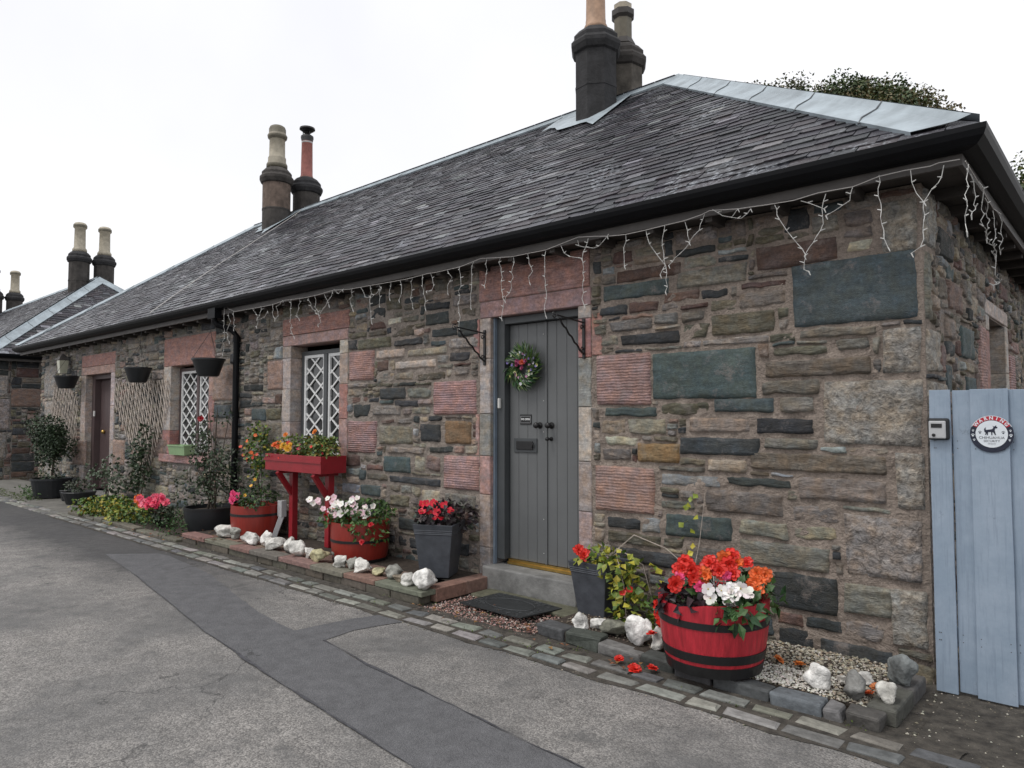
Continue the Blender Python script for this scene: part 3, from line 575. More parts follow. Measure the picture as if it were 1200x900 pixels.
def hip_roof(x0, x1, y0, y1, ze, par, ez=.112, detail=True, fine=True):
    hw = (y1 - y0) / 2; H = hw * .756; zr = ze + H; ym = (y0 + y1) / 2
    c = Vector
    P = dict(a=c((x0, y0, ze)), b=c((x1, y0, ze)), d=c((x1, y1, ze)), e=c((x0, y1, ze)), l=c((x0 + hw, ym, zr)), r=c((x1 - hw, ym, zr)))
    m = MB()
    for f in ('abrl', 'bdr', 'delr', 'eal'): m.quad(*[tuple(P[q] - c((0, 0, .012))) for q in f])
    base = m.build('roof', 'soffit'); kid(base, par)
    s = MB(); sl = math.hypot(hw, H); cs = hw / sl; sn = H / sl; r_ = cs  # inward metres per slope metre
    slates(s, P['a'], c((1, 0, 0)), c((0, -sn, cs)), c((0, cs, sn)), x1 - x0, sl, r_, r_, ez, .2 if fine else .26)
    slates(s, P['b'], c((0, 1, 0)), c((sn, 0, cs)), c((-cs, 0, sn)), y1 - y0, sl, r_, r_, ez, .24)
    if detail:
        slates(s, P['d'], c((-1, 0, 0)), c((0, sn, cs)), c((0, -cs, sn)), x1 - x0, sl, r_, r_, .25, .5)
        slates(s, P['e'], c((0, -1, 0)), c((-sn, 0, cs)), c((cs, 0, sn)), y1 - y0, sl, r_, r_, .25, .5)
    o = s.build('slates', 'slate'); o.parent = base
    # lead: hips and ridge
    def strip(A, B, dirs, wd, roll=.02, seam=.9, name='hip_flashing', clipe=True):
        A, B = c(A), c(B); L = (B - A).length; t = (B - A).normalized(); k = MB(); ds = []; n = int(L / seam)
        for side, (dv, nv) in enumerate(dirs):
            up_t = t.z; dn = -dv.z if clipe else 0
            for j in range(n):
                p, q = A + t * (L * j / n), A + t * (L * (j + 1) / n)
                F = lambda j, w_: t * (dn * wd * w_ / up_t + .08) if (j == 0 and clipe) else t * 0
                ws = [0, .25, .5, .8, 1]
                for wa, wb in zip(ws, ws[1:]):
                    ha, hb = (.034 + roll * (1 - min(1, wa * wd / .07)) ** 1.5), (.034 + roll * (1 - min(1, wb * wd / .07)) ** 1.5)
                    k.quad(*[tuple(x) for x in (p + F(j, wa) + dv * wd * wa + nv * ha, q + dv * wd * wa + nv * (ha + .001), q + dv * wd * wb + nv * (hb + .001), p + F(j, wb) + dv * wd * wb + nv * hb)])
                k.quad(*[tuple(x) for x in (p + F(j, 1) + dv * wd + nv * .034, q + dv * wd + nv * .035, q + dv * wd + nv * .005, p + F(j, 1) + dv * wd + nv * .005)])
                if j: 
                    w1 = wd + .015
                    pts = [p + nv * (.034 + roll) + t * .0, p + dv * wd * .3 + nv * .038 - t * .05, p + dv * wd * .8 + nv * .038 - t * .09, p + dv * w1 + nv * .03 - t * .16]
                    d = MB(); d.tube(pts, .0065, 5); ds.append(d)
        a = k.build(name, 'lead', None); kid(a, par)
        for d_ in ds: b = d_.build('flashing_seam', 'leaddark'); b.parent = a
    u = 1 / math.sqrt(2)
    f_n, r_n, l_n, b_n = c((0, -sn, cs)), c((sn, 0, cs)), c((-sn, 0, cs)), c((0, sn, cs))
    def perp(hipv, n_, toward):
        v = hipv.cross(n_).normalized(); return v if v.dot(toward) > 0 else -v
    for (A, B, n1, n2, t1, t2) in ((P['b'], P['r'], f_n, r_n, c((-1, 0, 0)), c((0, 1, 0))), (P['a'], P['l'], f_n, l_n, c((1, 0, 0)), c((0, 1, 0))),
                                   (P['d'], P['r'], b_n, r_n, c((-1, 0, 0)), c((0, -1, 0))), (P['e'], P['l'], b_n, l_n, c((1, 0, 0)), c((0, -1, 0)))):
        hv = (B - A).normalized(); strip(A, B, [(perp(hv, n1, t1), n1), (perp(hv, n2, t2), n2)], .225)
    strip(P['l'], P['r'], [(c((0, -cs, -sn)), f_n), (c((0, cs, -sn)), b_n)], .11, .03, 1.6, 'ridge_flashing', False)
    # fascia, soffit, gutters
    g = .13
    k = MB(); xi0, xi1, yi0, yi1 = x0 + .11, x1 - .11, y0 + .11, y1 - .11; zf = ze - .15
    for a, b in (((xi0, yi0, zf), (xi1, yi0 + .025, ze - .02)), ((xi1 - .025, yi0 + .026, zf + .001), (xi1, yi1 - .026, ze - .02)), ((xi0, yi1 - .025, zf), (xi1, yi1, ze - .02)), ((xi0, yi0 + .026, zf + .001), (xi0 + .025, yi1 - .026, ze - .02))): k.box(a, b)
    kid(k.build('fascia', 'fascia'), par)
    k = MB(); ov = .36
    k.box((xi0 + .026, yi0 + .026, zf + .03), (xi1 - .026, yi1 - .026, zf + .045)); kid(k.build('soffit', 'soffit'), par)
    k = MB(); x = x0 + .5
    while x < x1 - .3:
        k = MB(); k.box((x, y0 + .14, zf - .03), (x + .05, y0 + ov, zf + .028)); x += .45; kid(k.build('rafter_end', 'soffit'), par)
    y = y0 + .6
    while y < y1 - .3:
        k = MB(); k.box((x1 - ov, y, zf - .03), (x1 - .14, y + .05, zf + .028)); y += .45; kid(k.build('rafter_end', 'soffit'), par)
    # ogee gutter profile swept around
    prof = [(0, .015), (-.02, .012), (-.018, -.015), (-.006, -.045), (.03, -.078), (.075, -.088), (.108, -.088), (.108, -.02)]
    k = MB(); corners = [(x0, y0), (x1, y0), (x1, y1), (x0, y1)]; sg = [(1, 1), (-1, 1), (-1, -1), (1, -1)]; rings = []
    for (cx, cy), (sx, sy) in zip(corners, sg):
        i = len(k.v); k.v += [(cx + sx * p, cy + sy * p, ze + q) for p, q in prof]; rings.append(i)
    for a, b in zip(rings, rings[1:] + rings[:1]):
        for q in range(len(prof)): k.face(a + q, b + q, b + (q + 1) % len(prof), a + (q + 1) % len(prof))
    kid(k.build('gutter', 'gutter'), par)
    return P
RP = hip_roof(-17.5, .36, -.36, 6.92, 3.0, cottage)

def chimney(par, x, y, prof, n, rot, potprof, potn, cap=None, sx=1):
    m = MB(); m.lathe(prof, n, (x, y, 0), rot); st_ = m.build('chimney_stack', 'chim'); kid(st_, par)
    p = MB(); p.lathe(potprof, potn, (x, y, 0), rot); po = p.build('chimney_pot', 'pot', None, potn > 12); po.parent = st_
    if cap:
        q = MB(); q.lathe([(.07, cap - .11), (.075, cap - .10), (.165, cap - .035), (.16, cap), (.02, cap + .02)], 20, (x, y, 0))
        for t in (0, 2.1, 4.2): q.bar((x + .085 * math.cos(t), y + .085 * math.sin(t), cap - .16), (x + .085 * math.cos(t), y + .085 * math.sin(t), cap - .03), .015)
        c_ = q.build('cowl', 'blackmetal'); c_.parent = st_
    return st_
DK = (.03, .03, .032); DB = (.055, .05, .046); BR = (.14, .105, .085)
def stackprof(zb, zt, r, c1, c2, c3):
    return [(r, zb), (r, zb + (zt - zb) * .45, c1), (r + .006, zb + (zt - zb) * .452, c1), (r + .006, zb + (zt - zb) * .47, c1), (r, zb + (zt - zb) * .472, c2), (r, zt - .36, c2),
            (r + .03, zt - .34, c3), (r + .06, zt - .27, c3), (r + .06, zt - .22, c3), (r + .02, zt - .17, c3), (r + .02, zt - .12, c3), (r - .05, zt - .04, c3), (r - .12, zt, c3), (.02, zt, c3)]
TAN = (.42, .27, .18); CRM = (.40, .36, .28); GR = (.15, .135, .10)
chimney(cottage, -4.34, 2.95, stackprof(5.1, 6.62, .285, DK, DK, DK), 8, .2, [(.155, 6.6), (.155, 6.66, TAN), (.135, 6.7, TAN), (.135, 6.74, TAN), (.13, 6.76, TAN), (.12, 7.45, TAN), (.15, 7.5, TAN), (.15, 7.56, TAN), (.11, 7.6, TAN), (.1, 7.4, (.02, .02, .02))], 24)
chimney(cottage, -4.34, 3.61, stackprof(5.1, 6.66, .275, DB, (.095, .085, .072), DB), 8, .2, [(.15, 6.64), (.18, 6.66, DB), (.13, 6.76, DB), (.13, 7.04, GR), (.165, 7.08, DB), (.165, 7.16, DB), (.13, 7.17, CRM), (.13, 7.25, CRM), (.1, 7.27, CRM), (.09, 7.1, (.02, .02, .02))], 8)
chimney(cottage, -12.34, 2.93, stackprof(5.0, 6.66, .28, DB, BR, DB), 20, 0, [(.21, 6.64), (.21, 6.72, GR), (.18, 6.78, (.3, .27, .21)), (.18, 6.86, (.3, .27, .21)), (.16, 6.9, CRM), (.155, 7.25, CRM), (.19, 7.28, GR), (.2, 7.33, GR), (.17, 7.38, (.3, .27, .21)), (.17, 7.47, GR), (.15, 7.52, GR), (.12, 7.54, GR), (.1, 7.3, (.02, .02, .02))], 22)
chimney(cottage, -12.34, 3.63, stackprof(5.0, 6.62, .28, DK, DB, DK), 20, 0, [(.14, 6.6), (.14, 6.64, (.33, .16, .12)), (.125, 6.68, (.33, .12, .10)), (.115, 7.38, (.33, .12, .10)), (.118, 7.385, (.5, .5, .5)), (.118, 7.41, (.5, .5, .5)), (.115, 7.42, (.3, .11, .09)), (.135, 7.5, DK), (.13, 7.54, DK), (.1, 7.56, DK), (.09, 7.4, (.02, .02, .02))], 22, 7.72)
# lead aprons round the stacks
def apron(x0, x1, ya, yb, skew=.25):
    m = MB(); zz = lambda y: 3.0 + (y + .36) * .756 + .045; n = 10
    for k in range(n):
        a, b = k / n, (k + 1) / n
        f = lambda t, s: (x0 + (x1 - x0) * t + .03 * math.sin(9 * t), (ya + .06 * math.sin(11 * t) + skew * (1 - t)) * (1 - s) + yb * s, zz((ya + .06 * math.sin(11 * t) + skew * (1 - t)) * (1 - s) + yb * s) + .006 * math.sin(17 * t + 3 * s))
        m.quad(f(a, 0), f(b, 0), f(b, 1), f(a, 1))
    kid(m.build('chimney_flashing', 'lead'))
apron(-5.15, -3.95, 2.35, 3.22, .45); apron(-13.1, -11.95, 2.45, 3.22, .4)

# ------------------------------------------------------------- openings: doors and windows
# main door (recessed), two boarded leaves
YD = .13
m = MB(); m.box((-3.45, YD - .07, .24), (-3.345, .21, 2.40)); m.box((-3.345, YD - .07, 2.335), (-2.476, .21, 2.40)); 
df = kid(m.build('door_frame', 'greyframe')); bevel(df, .004)
m = MB(); m.box((-3.449, YD - .105, .196), (-3.432, YD - .072, 2.398)); kid(m.build('door_frame_edge', 'bluegrey'))
for (a, b, nm) in ((-3.34, -2.92, 'l'), (-2.912, -2.48, 'r')):
    m = MB(); n = 4; wv = (b - a) / n
    for k in range(n): m.box((a + k * wv + .0015, YD, .245), (a + (k + 1) * wv - .0015, YD + .045, 2.33))
    m.box((a + .002, YD + .006, .25), (b - .002, YD + .04, 2.325))
    lf = kid(m.build('door_leaf', 'greydoor')); bevel(lf, .0015, 1)
    k = MB()
    def knob(k, x, z, r=.027):
        R = Matrix.Rotation(math.pi / 2, 4, 'X')
        t = MB(); t.lathe([(r * 1.05, 0), (r * 1.05, .006), (r * .45, .012), (r * .4, .03), (r * .8, .04), (r, .055), (r * .8, .07), (r * .2, .075)], 18)
        i = len(k.v); k.v += [tuple(R @ Vector(v) + Vector((x, YD, z))) for v in t.v]
        for f in t.f: k.face(*[q + i for q in f])
    knob(k, -2.99 if nm == 'l' else -2.86, 1.43)
    o = k.build('door_knob', 'blackmetal', None, True); o.parent = lf
    if nm == 'r':
        k = MB(); knob(k, -2.865, 1.315, .017); o = k.build('lock', 'blackmetal', None, True); o.parent = lf
    if nm == 'l':
        m = MB(); m.box((-2.925, YD - .012, .245), (-2.905, YD + .001, 2.33)); o = m.build('cover_strip', 'greydoor'); o.parent = lf
        m = MB(); m.box((-3.285, YD - .012, 1.19), (-3.02, YD, 1.315)); o = m.build('letterbox', 'greyframe'); o.parent = lf; bevel(o, .004)
        m = MB(); m.box((-3.25, YD - .022, 1.215), (-3.06, YD - .012, 1.29)); m.bar((-3.06, YD - .03, 1.235), (-3.045, YD - .03, 1.275), .014); q = m.build('flap', 'blackmetal'); q.parent = lf; bevel(q, .004)
        m = MB(); m.box((-3.215, YD - .006, 1.435), (-3.085, YD, 1.525)); q = m.build('name_plate', 'blackmetal'); q.parent = lf
def text(s, size, loc, rot, mat, name='lettering', parent=None, ext=.0008, bold=0):
    cu = bpy.data.curves.new('t', 'FONT'); cu.body = s; cu.size = size; cu.align_x = 'CENTER'; cu.align_y = 'CENTER'; cu.extrude = ext; cu.offset = bold
    t = bpy.data.objects.new('t', cu); col.objects.link(t); bpy.context.view_layer.update()
    me = bpy.data.meshes.new_from_object(t.evaluated_get(bpy.context.evaluated_depsgraph_get()))
    bpy.data.objects.remove(t); me.materials.clear(); me.materials.append(M[mat])
    o = bpy.data.objects.new(name, me); col.objects.link(o); o.location = loc; o.rotation_euler = rot
    if parent: o.parent = parent
    return o
PX = math.pi / 2
plate_l = [o for o in bpy.data.objects if o.name == 'name_plate'][0].parent
t = text('WE OPEN', .023, (-3.15, YD - .0075, 1.482), (PX, 0, 0), 'white', parent=plate_l, bold=.0006)
m = MB()
for (a, b, c_, d) in ((-3.205, 1.508, -3.095, 1.510), (-3.205, 1.450, -3.095, 1.452), (-3.207, 1.452, -3.205, 1.508), (-3.095, 1.452, -3.093, 1.508)): m.box((a, YD - .0075, b), (c_, YD - .006, d))
for s_ in (-1, 1):
    for q in range(3): m.box((-3.15 + s_ * (.046 + .0) - .0015, YD - .0075, 1.474 + q * .007), (-3.15 + s_ * .046 + .0015, YD - .006, 1.478 + q * .007))
o = m.build('plate_border', 'silver'); o.parent = plate_l
m = MB()
for z in (2.2, 1.62, 1.2, .7, .36): m.lathe([(.004, 0), (.004, .003)], 8, (-2.935, 0, 0)); 
for z in (2.22, 1.64, 1.37, .62, .33):
    m = MB(); m.box((-2.952, YD - .004, z), (-2.946, YD + .0, z + .007)); o = m.build('screw_head', 'whiteplastic'); o.parent = plate_l
m = MB(); m.box((-3.34, YD - .02, .2), (-2.48, YD + .05, .243)); m.box((-3.34, YD - .035, .2), (-2.48, YD - .021, .222)); kid(m.build('threshold_strip', 'brass'))
m = MB(); m.box((-3.405, YD - .1, 1.58), (-3.38, YD - .071, 1.67)); q = kid(m.build('bell_push', 'whiteplastic')); bevel(q, .006)
# step
m = MB(); m.box((-3.47, -.10, -.02), (-2.44, .21, .195)); q = kid(m.build('door_step', 'greystep')); bevel(q, .015, 3)
# lattice windows
def lattice_window(x0, x1, z0, z1, y, split, blind_right, mull='greyframe'):
    m = MB(); f = .05
    m.box((x0, y - .02, z0), (x0 + f, y + .06, z1)); m.box((x1 - f, y - .02, z0), (x1, y + .06, z1)); m.box((x0 + f, y - .02, z1 - f), (x1 - f, y + .06, z1)); m.box((x0 + f, y - .02, z0), (x1 - f, y + .06, z0 + f)); m.box((split - .035, y - .03, z0 + f), (split + .035, y + .06, z1 - f))
    fr = kid(m.build('window_frame', mull)); bevel(fr, .004)
    for a, b in ((x0 + f, split - .035), (split + .035, x1 - f)):
        m = MB(); q = .035; c0, c1 = z0 + f, z1 - f
        m.box((a + .002, y - .012, c0), (a + q, y + .03, c1)); m.box((b - q, y - .012, c0), (b - .002, y + .03, c1)); m.box((a + q, y - .012, c0), (b - q, y + .03, c0 + q * 1.4)); m.box((a + q, y - .012, c1 - q), (b - q, y + .03, c1))
        A, Bx, C0, C1 = a + q, b - q, c0 + q * 1.4, c1 - q; W = Bx - A; dz = .185; sl_ = .74
        # lattice: diagonals clipped to the sash
        def seg(s, off):
            pts = []
            for tt in np.linspace(-.2, .8, 600):
                X = A + (tt if s > 0 else W - tt) * 1.0 ; Zc = C0 + off + tt * sl_
                if A <= X <= Bx and C0 <= Zc <= C1: pts.append((X, Zc))
            return (pts[0], pts[-1]) if len(pts) > 3 else None
        k = -8
        while k < 16:
            for s in (1, -1):
                r = seg(s, k * dz / 1.0)
                if r: m.bar((r[0][0], y + (.0 if s > 0 else .004), r[0][1]), (r[1][0], y + (.0 if s > 0 else .004), r[1][1]), .019, .011, up=(0, 1, 0))
            k += 1
        sa = m.build('sash', 'white'); sa.parent = fr
        p = MB(); p.box((A - .01, y + .012, C0 - .01), (Bx + .01, y + .018, C1 + .01)); o = p.build('pane', 'glass'); o.parent = fr
    if blind_right:
        m = MB(); z = z0 + .1
        while z < z1 - .08: m.box((split + .04, y + .05, z), (x1 - .06, y + .07, z + .012)); z += .035
        o = m.build('blind', 'blind'); o.parent = fr
    return fr
lattice_window(-6.76, -5.78, .99, 2.30, .14, -6.24, True)
lattice_window(-10.19, -8.94, .94, 2.25, .14, -9.55, False, 'browndoor')
# second door
m = MB(); m.box((-13.95, .10, .16), (-13.80, .26, 2.29)); m.box((-12.75, .10, .16), (-12.68, .26, 2.29)); m.box((-13.80, .10, 2.21), (-12.75, .26, 2.29)); kid(m.build('door_frame', 'browndoor'))
m = MB(); 
for k in range(6): m.box((-13.79 + k * .172 + .002, .2, .18), (-13.79 + (k + 1) * .172 - .002, .24, 2.2))
m.box((-13.78, .206, .19), (-12.77, .235, 2.19)); dl = kid(m.build('door_leaf', 'browndoor'))
m = MB(); m.lathe([(.03, 0), (.04, .02), (.03, .05), (.005, .06)], 14, (0, 0, 0)); R = Matrix.Rotation(PX, 4, 'X'); m.v = [tuple(R @ Vector(v) + Vector((-13.55, .2, 1.23))) for v in m.v]; o = m.build('door_knob', 'brass', None, True); o.parent = dl
m = MB(); m.box((-13.83, .085, 1.52), (-13.76, .1, 1.62)); kid(m.build('bell_push', 'whiteplastic'))
m = MB(); m.box((-14.1, -.18, -.02), (-12.55, .25, .13)); q = kid(m.build('door_step', 'greystep')); bevel(q, .015)
# side window
m = MB(); m.box((-.2, 2.23, .9), (-.14, 2.29, 2.33)); m.box((-.2, 3.07, .9), (-.14, 3.13, 2.33)); m.box((-.2, 2.29, 2.27), (-.14, 3.07, 2.33)); m.box((-.2, 2.29, 1.6), (-.14, 3.07, 1.64)); fr = kid(m.build('window_frame', 'greyframe'))
m = MB(); m.box((-.18, 2.29, .9), (-.17, 3.07, 2.27)); o = m.build('pane', 'glass'); o.parent = fr
# downpipe with swan neck
m = MB(); m.tube([(-8.2, -.3, 2.95), (-8.2, -.3, 2.78), (-8.18, -.27, 2.72), (-8.08, -.12, 2.66), (-8.04, -.07, 2.58), (-8.04, -.07, .08)], .04, 12)
for z in (2.5, 1.5, .5): m.tube([(-8.04, -.07, z), (-8.04, -.07, z + .07)], .048, 12)
m.box((-8.3, -.345, 2.8), (-8.1, -.25, 2.98)); kid(m.build('downpipe', 'gutter', None, False))

# ------------------------------------------------------------- neighbour cottage
nb = thing('stone_cottage', 'neighbouring stone cottage beyond the far left end, with a broad pale lead hip', 'cottage', (-28, 3, 0))
NX, NY = -19.2, -.25
hip_roof(NX - 17.9, NX, NY - .36, NY + 6.92, 3.0, nb, .14, False, False)
NW = NX - .36
w_ = MB(); fm = MB(); 
w_.quad((NW, NY, -.1), (NW, NY + 6.56, -.1), (NW, NY + 6.56, EAVE), (NW, NY, EAVE)); w_.quad((NW - 17.1, NY, -.1), (NW, NY, -.1), (NW, NY, EAVE), (NW - 17.1, NY, EAVE))
w_.quad((NW - 17.1, NY, -.1), (NW - 17.1, NY + 6.56, -.1), (NW - 17.1, NY + 6.56, EAVE), (NW - 17.1, NY, EAVE)); w_.quad((NW - 17.1, NY + 6.56, -.1), (NW, NY + 6.56, -.1), (NW, NY + 6.56, EAVE), (NW - 17.1, NY + 6.56, EAVE))
nw_ = kid(w_.build('wall', 'mortar'), nb)
Pn = lambda s, z, o: (NW + o, NY + s, z); Pn2 = lambda s, z, o: (NW - s, NY - o, z)
pk = Pack(0, 4.0, -.06, EAVE); kk = [('G', .0, 2.0, .3, 2.5), ('K', .35, 1.75, 1.1, 2.2), ('G', .0, 1.2, .35, 1.95), ('G', 0, .5, .3, 1.15)]
for k in kk: pk.mark(*k[1:])
for k in kk + pk.run('RRDDBBMKRG', 1.5): add_stone(fm, Pn, k[0], *k[1:])
pk = Pack(0, 3.0, -.06, EAVE); kk = [('P', .0, 2.0, .5, 2.45), ('G', 0, 1.4, .5, 1.95), ('P', .0, .6, .5, 1.3)]
for k in kk: pk.mark(*k[1:])
for k in kk + pk.run(PALL, 1.5): add_stone(fm, Pn2, k[0], *k[1:])
o = fm.build('stonework', 'stone', None, True); o.parent = nw_
for (x, c_) in ((-23.5, 0), (-33.6, 0)):
    for y in (NY + 2.93, NY + 3.63):
        chimney(nb, x, y, stackprof(4.9, 6.62, .29, DB, DB, DK), 12, 0, [(.2, 6.6), (.2, 6.68, CRM), (.16, 6.74, CRM), (.15, 7.32, CRM), (.19, 7.36, CRM), (.19, 7.44, GR), (.15, 7.5, CRM), (.1, 7.52, CRM), (.09, 7.4, (.02, .02, .02))], 16)
# ------------------------------------------------------------- vegetation helpers
GRN = [(.055, .12, .025), (.04, .09, .022), (.075, .14, .03), (.03, .07, .02)]
DGR = [(.022, .045, .018), (.03, .055, .022), (.018, .035, .016), (.04, .065, .03)]
YEL = [(.22, .25, .03), (.12, .2, .03), (.3, .24, .03), (.08, .15, .03)]
DRK = [(.02, .012, .016), (.03, .015, .02), (.014, .01, .014)]
def leaf(m, p, n, t, L, Wd, colr):
    """folded leaf at p, normal n, direction t"""
    m.cur = colr; p = Vector(p); t = Vector(t).normalized(); n = Vector(n); b = t.cross(n)
    if b.length < 1e-3: b = t.cross(Vector((0, 1, .3)))
    b.normalize(); n = b.cross(t)
    q = [p, p + t * L * .45 + b * Wd + n * .12 * L, p + t * L - n * .12 * L, p + t * L * .45 - b * Wd + n * .12 * L, p + t * L * .5]
    i = len(m.v); m.v += [tuple(v) for v in q]; m.face(i, i + 1, i + 4); m.face(i + 1, i + 2, i + 4); m.face(i, i + 4, i + 3); m.face(i + 4, i + 2, i + 3)
def rdir():
    while 1:
        v = Vector((U(-1, 1), U(-1, 1), U(-1, 1)))
        if .05 < v.length < 1: return v.normalized()
def clump(m, c, r, n, L, cols, wf=.32, shell=.4, droop=.2):
    """leaves through an ellipsoid volume"""
    c = Vector(c); base = random.choice(cols)
    for k in range(n):
        d = rdir(); f = U(shell, 1) ** .6; p = c + Vector((d.x * r[0], d.y * r[1], d.z * r[2])) * f
        t = (d + rdir() * .9 + Vector((0, 0, -droop))).normalized()
        leaf(m, p, (d + rdir() * .5 + Vector((0, 0, .6))).normalized(), t, L * U(.65, 1.25), L * wf * U(.8, 1.2), jit(random.choice(cols), .2))
def foliage(name, par, clumps, L, cols, **k):
    m = MB()
    for c, r, n in clumps: clump(m, c, r, n, L, cols, **k)
    return m.build(name, 'leaf', par)
def stems(name, par, lines, r=.004, matn='bark'):
    m = MB()
    for l in lines: m.tube(l, [r * (1 - .6 * j / (len(l) - 1)) for j in range(len(l))], 5)
    return m.build(name, matn, par)
def bloom_double(r, c, rings=((9, 1, .2), (8, .78, .6), (6, .5, 1.0), (4, .28, 1.3))):
    m = MB()
    for (n, rr, el) in rings:
        o = U(0, 6)
        for k in range(n):
            a = o + k * 2 * math.pi / n + U(-.12, .12); e = el + U(-.15, .15); m.cur = jit(c, .22)
            t = Vector((math.cos(a) * math.cos(e), math.sin(a) * math.cos(e), math.sin(e))); b = Vector((-math.sin(a), math.cos(a), 0)); L = r * rr * U(.85, 1.1) * 1.15; W = L * .42; up = b.cross(t) * -1
            pts = [Vector((0, 0, 0)), t * L * .5 + b * W, t * L + b * W * .55 + up * L * .0, t * L * 1.06 - up * L * .12, t * L - b * W * .55, t * L * .5 - b * W]
            i = len(m.v); m.v += [tuple(p) for p in pts]; m.face(*range(i, i + 6))
    me = m.build('flower', 'petal'); return me
def bloom_simple(r, c, n=5):
    m = MB()
    for k in range(n):
        a = k * 2 * math.pi / n + U(-.1, .1); m.cur = jit(c, .08); e = .15 + U(-.1, .15)
        t = Vector((math.cos(a) * math.cos(e), math.sin(a) * math.cos(e), math.sin(e))); b = Vector((-math.sin(a), math.cos(a), .1 * (-1) ** k)); L = r; W = r * .52
        pts = [Vector((0, 0, 0)), t * L * .45 + b * W * .9, t * L * .85 + b * W * .7, t * L * 1.02, t * L * .85 - b * W * .7, t * L * .45 - b * W * .9]
        i = len(m.v); m.v += [tuple(p) for p in pts]; m.face(*range(i, i + 6))
    m.cur = (.45, .35, .05); m.lathe([(r * .12, .0), (r * .1, r * .12), (.001, r * .15)], 6, cap=False)
    return m.build('flower', 'petal')
RED, ORG, PNK, WHT, SCAR, YLO = (.62, .025, .015), (.75, .14, .03), (.75, .08, .22), (.80, .77, .74), (.5, .01, .02), (.72, .38, .03)
_protos = {}
def flower(par, kind, c, r, loc, look=(.5, -.85, .38)):
    key = (kind, c, round(r, 3))
    if key not in _protos: _protos[key] = [(bloom_double if kind == 'd' else bloom_simple)(1.0, c) for _ in range(3)]
    src = random.choice(_protos[key]); o = src.copy(); col.objects.link(o); o.parent = par; o.location = loc
    n = (Vector(look).normalized() + rdir() * .38).normalized(); o.rotation_euler = n.to_track_quat('Z', 'Y').to_euler(); o.rotation_euler.rotate_axis('Z', U(0, 6)); s = r * U(.85, 1.15); o.scale = (s, s, s)
    return o
def rock(name, label, x, y, z, w, h, c=(.5, .49, .46), group=None, dpt=None, sharp=.36):
    bm = bmesh.new(); bmesh.ops.create_icosphere(bm, subdivisions=4, radius=1); sd_ = U(0, 99); dpt = dpt or w * U(.75, 1.05)
    cuts = [(rdir(), U(.55, .85)) for _ in range(9)]
    for v in bm.verts:
        for n_, dd in cuts:
            t = v.co.dot(n_)
            if t > dd: v.co -= n_ * (t - dd)
        p = v.co.copy(); k = 1 + sharp * vnoise(p.x * 1.3, p.y * 1.3, p.z * 1.3, sd_) - .45 * sharp * abs(vnoise(p.x * 3, p.y * 3, p.z * 3, sd_ + 3)) - .15 * sharp * abs(vnoise(p.x * 7, p.y * 7, p.z * 7, sd_ + 5))
        v.co = Vector((p.x * k * w / 2 * 1.12, p.y * k * dpt / 2 * 1.1, p.z * k * h / 2 * 1.15))
    mz = min(v.co.z for v in bm.verts)
    for v in bm.verts: v.co.z -= mz + h * .06
    me = bpy.data.meshes.new(name); bm.to_mesh(me); bm.free(); me.materials.append(M['rock'])
    at = me.color_attributes.new('Col', 'FLOAT_COLOR', 'CORNER'); a = np.ones((len(me.loops), 4), np.float32); a[:, :3] = c
    vi = np.zeros(len(me.loops), int); me.loops.foreach_get('vertex_index', vi)
    gr = np.array([max(0, vnoise(v.co.x * 9, v.co.y * 9, v.co.z * 9, sd_ + 8)) for v in me.vertices]); a[:, :3] *= (1 - .9 * gr[vi])[:, None]
    at.data.foreach_set('color', a.ravel()); me.polygons.foreach_set('use_smooth', [True] * len(me.polygons))
    o = bpy.data.objects.new(name, me); col.objects.link(o); o.location = (x, y, z); o.rotation_euler = (0, 0, U(-.4, .4))
    return tag(o, label, 'rock', group)

# ------------------------------------------------------------- raised beds
bed = thing('brick_edged_bed', 'low raised bed edged with pink and grey coping bricks under the front window', 'raised bed', (-5.4, -.4, 0))
x = -7.75; k = 0
while x < -3.42:
    L = U(.42, .62); x1 = min(x + L, -3.40)
    if -3.40 - x1 < .2: x1 = -3.40
    m = MB(); m.box((x + .004 + 5.4, -.86 + .4 + U(-.008, .008), .065), (x1 - .004 + 5.4, -.70 + .4, .105 + U(0, .008)))
    c_ = [(.21, .125, .105), (.175, .165, .13), (.2, .12, .1), (.15, .145, .12)][k % 4]; m.c = [jit(c_, .1)] * len(m.f); o = m.build('coping_slab', 'sett', bed); bevel(o, .006)
    x = x1; k += 1
x = -7.8
while x < -3.45:
    x1 = min(x + U(.22, .4), -3.42); m = MB(); m.box((x + .004 + 5.4, -.845 + .4 + U(-.01, .01), -.01), (x1 - .006 + 5.4, -.71 + .4, .063)); m.c = [jit((.10, .09, .07), .25)] * len(m.f); o = m.build('edging_block', 'sett', bed); bevel(o, .01); x = x1
for (y0, y1) in ((-.70, -.36), (-.355, -.02)):
    m = MB(); m.box((-3.55 + 5.4, y0 + .4, .0), (-3.40 + 5.4, y1 + .4, .108)); m.c = [jit((.22, .125, .10), .1)] * len(m.f); o = m.build('coping_slab', 'sett', bed); bevel(o, .006)
m = MB(); m.box((-7.8 + 5.4, -.70 + .4, 0), (-3.55 + 5.4, -.02 + .4, .095)); m.build('soil', 'soil', bed)
m = MB()
for q in range(12):
    x = -3.6 - .35 * (q % 11); m.box((x + 5.4 - .3, -.68 + .4, .0955), (x + 5.4, -.42 + .4, .101)); m.c += []
m.c = [jit((.19, .13, .10), .2) for _ in m.f]; m.build('brick_paving', 'sett', bed)
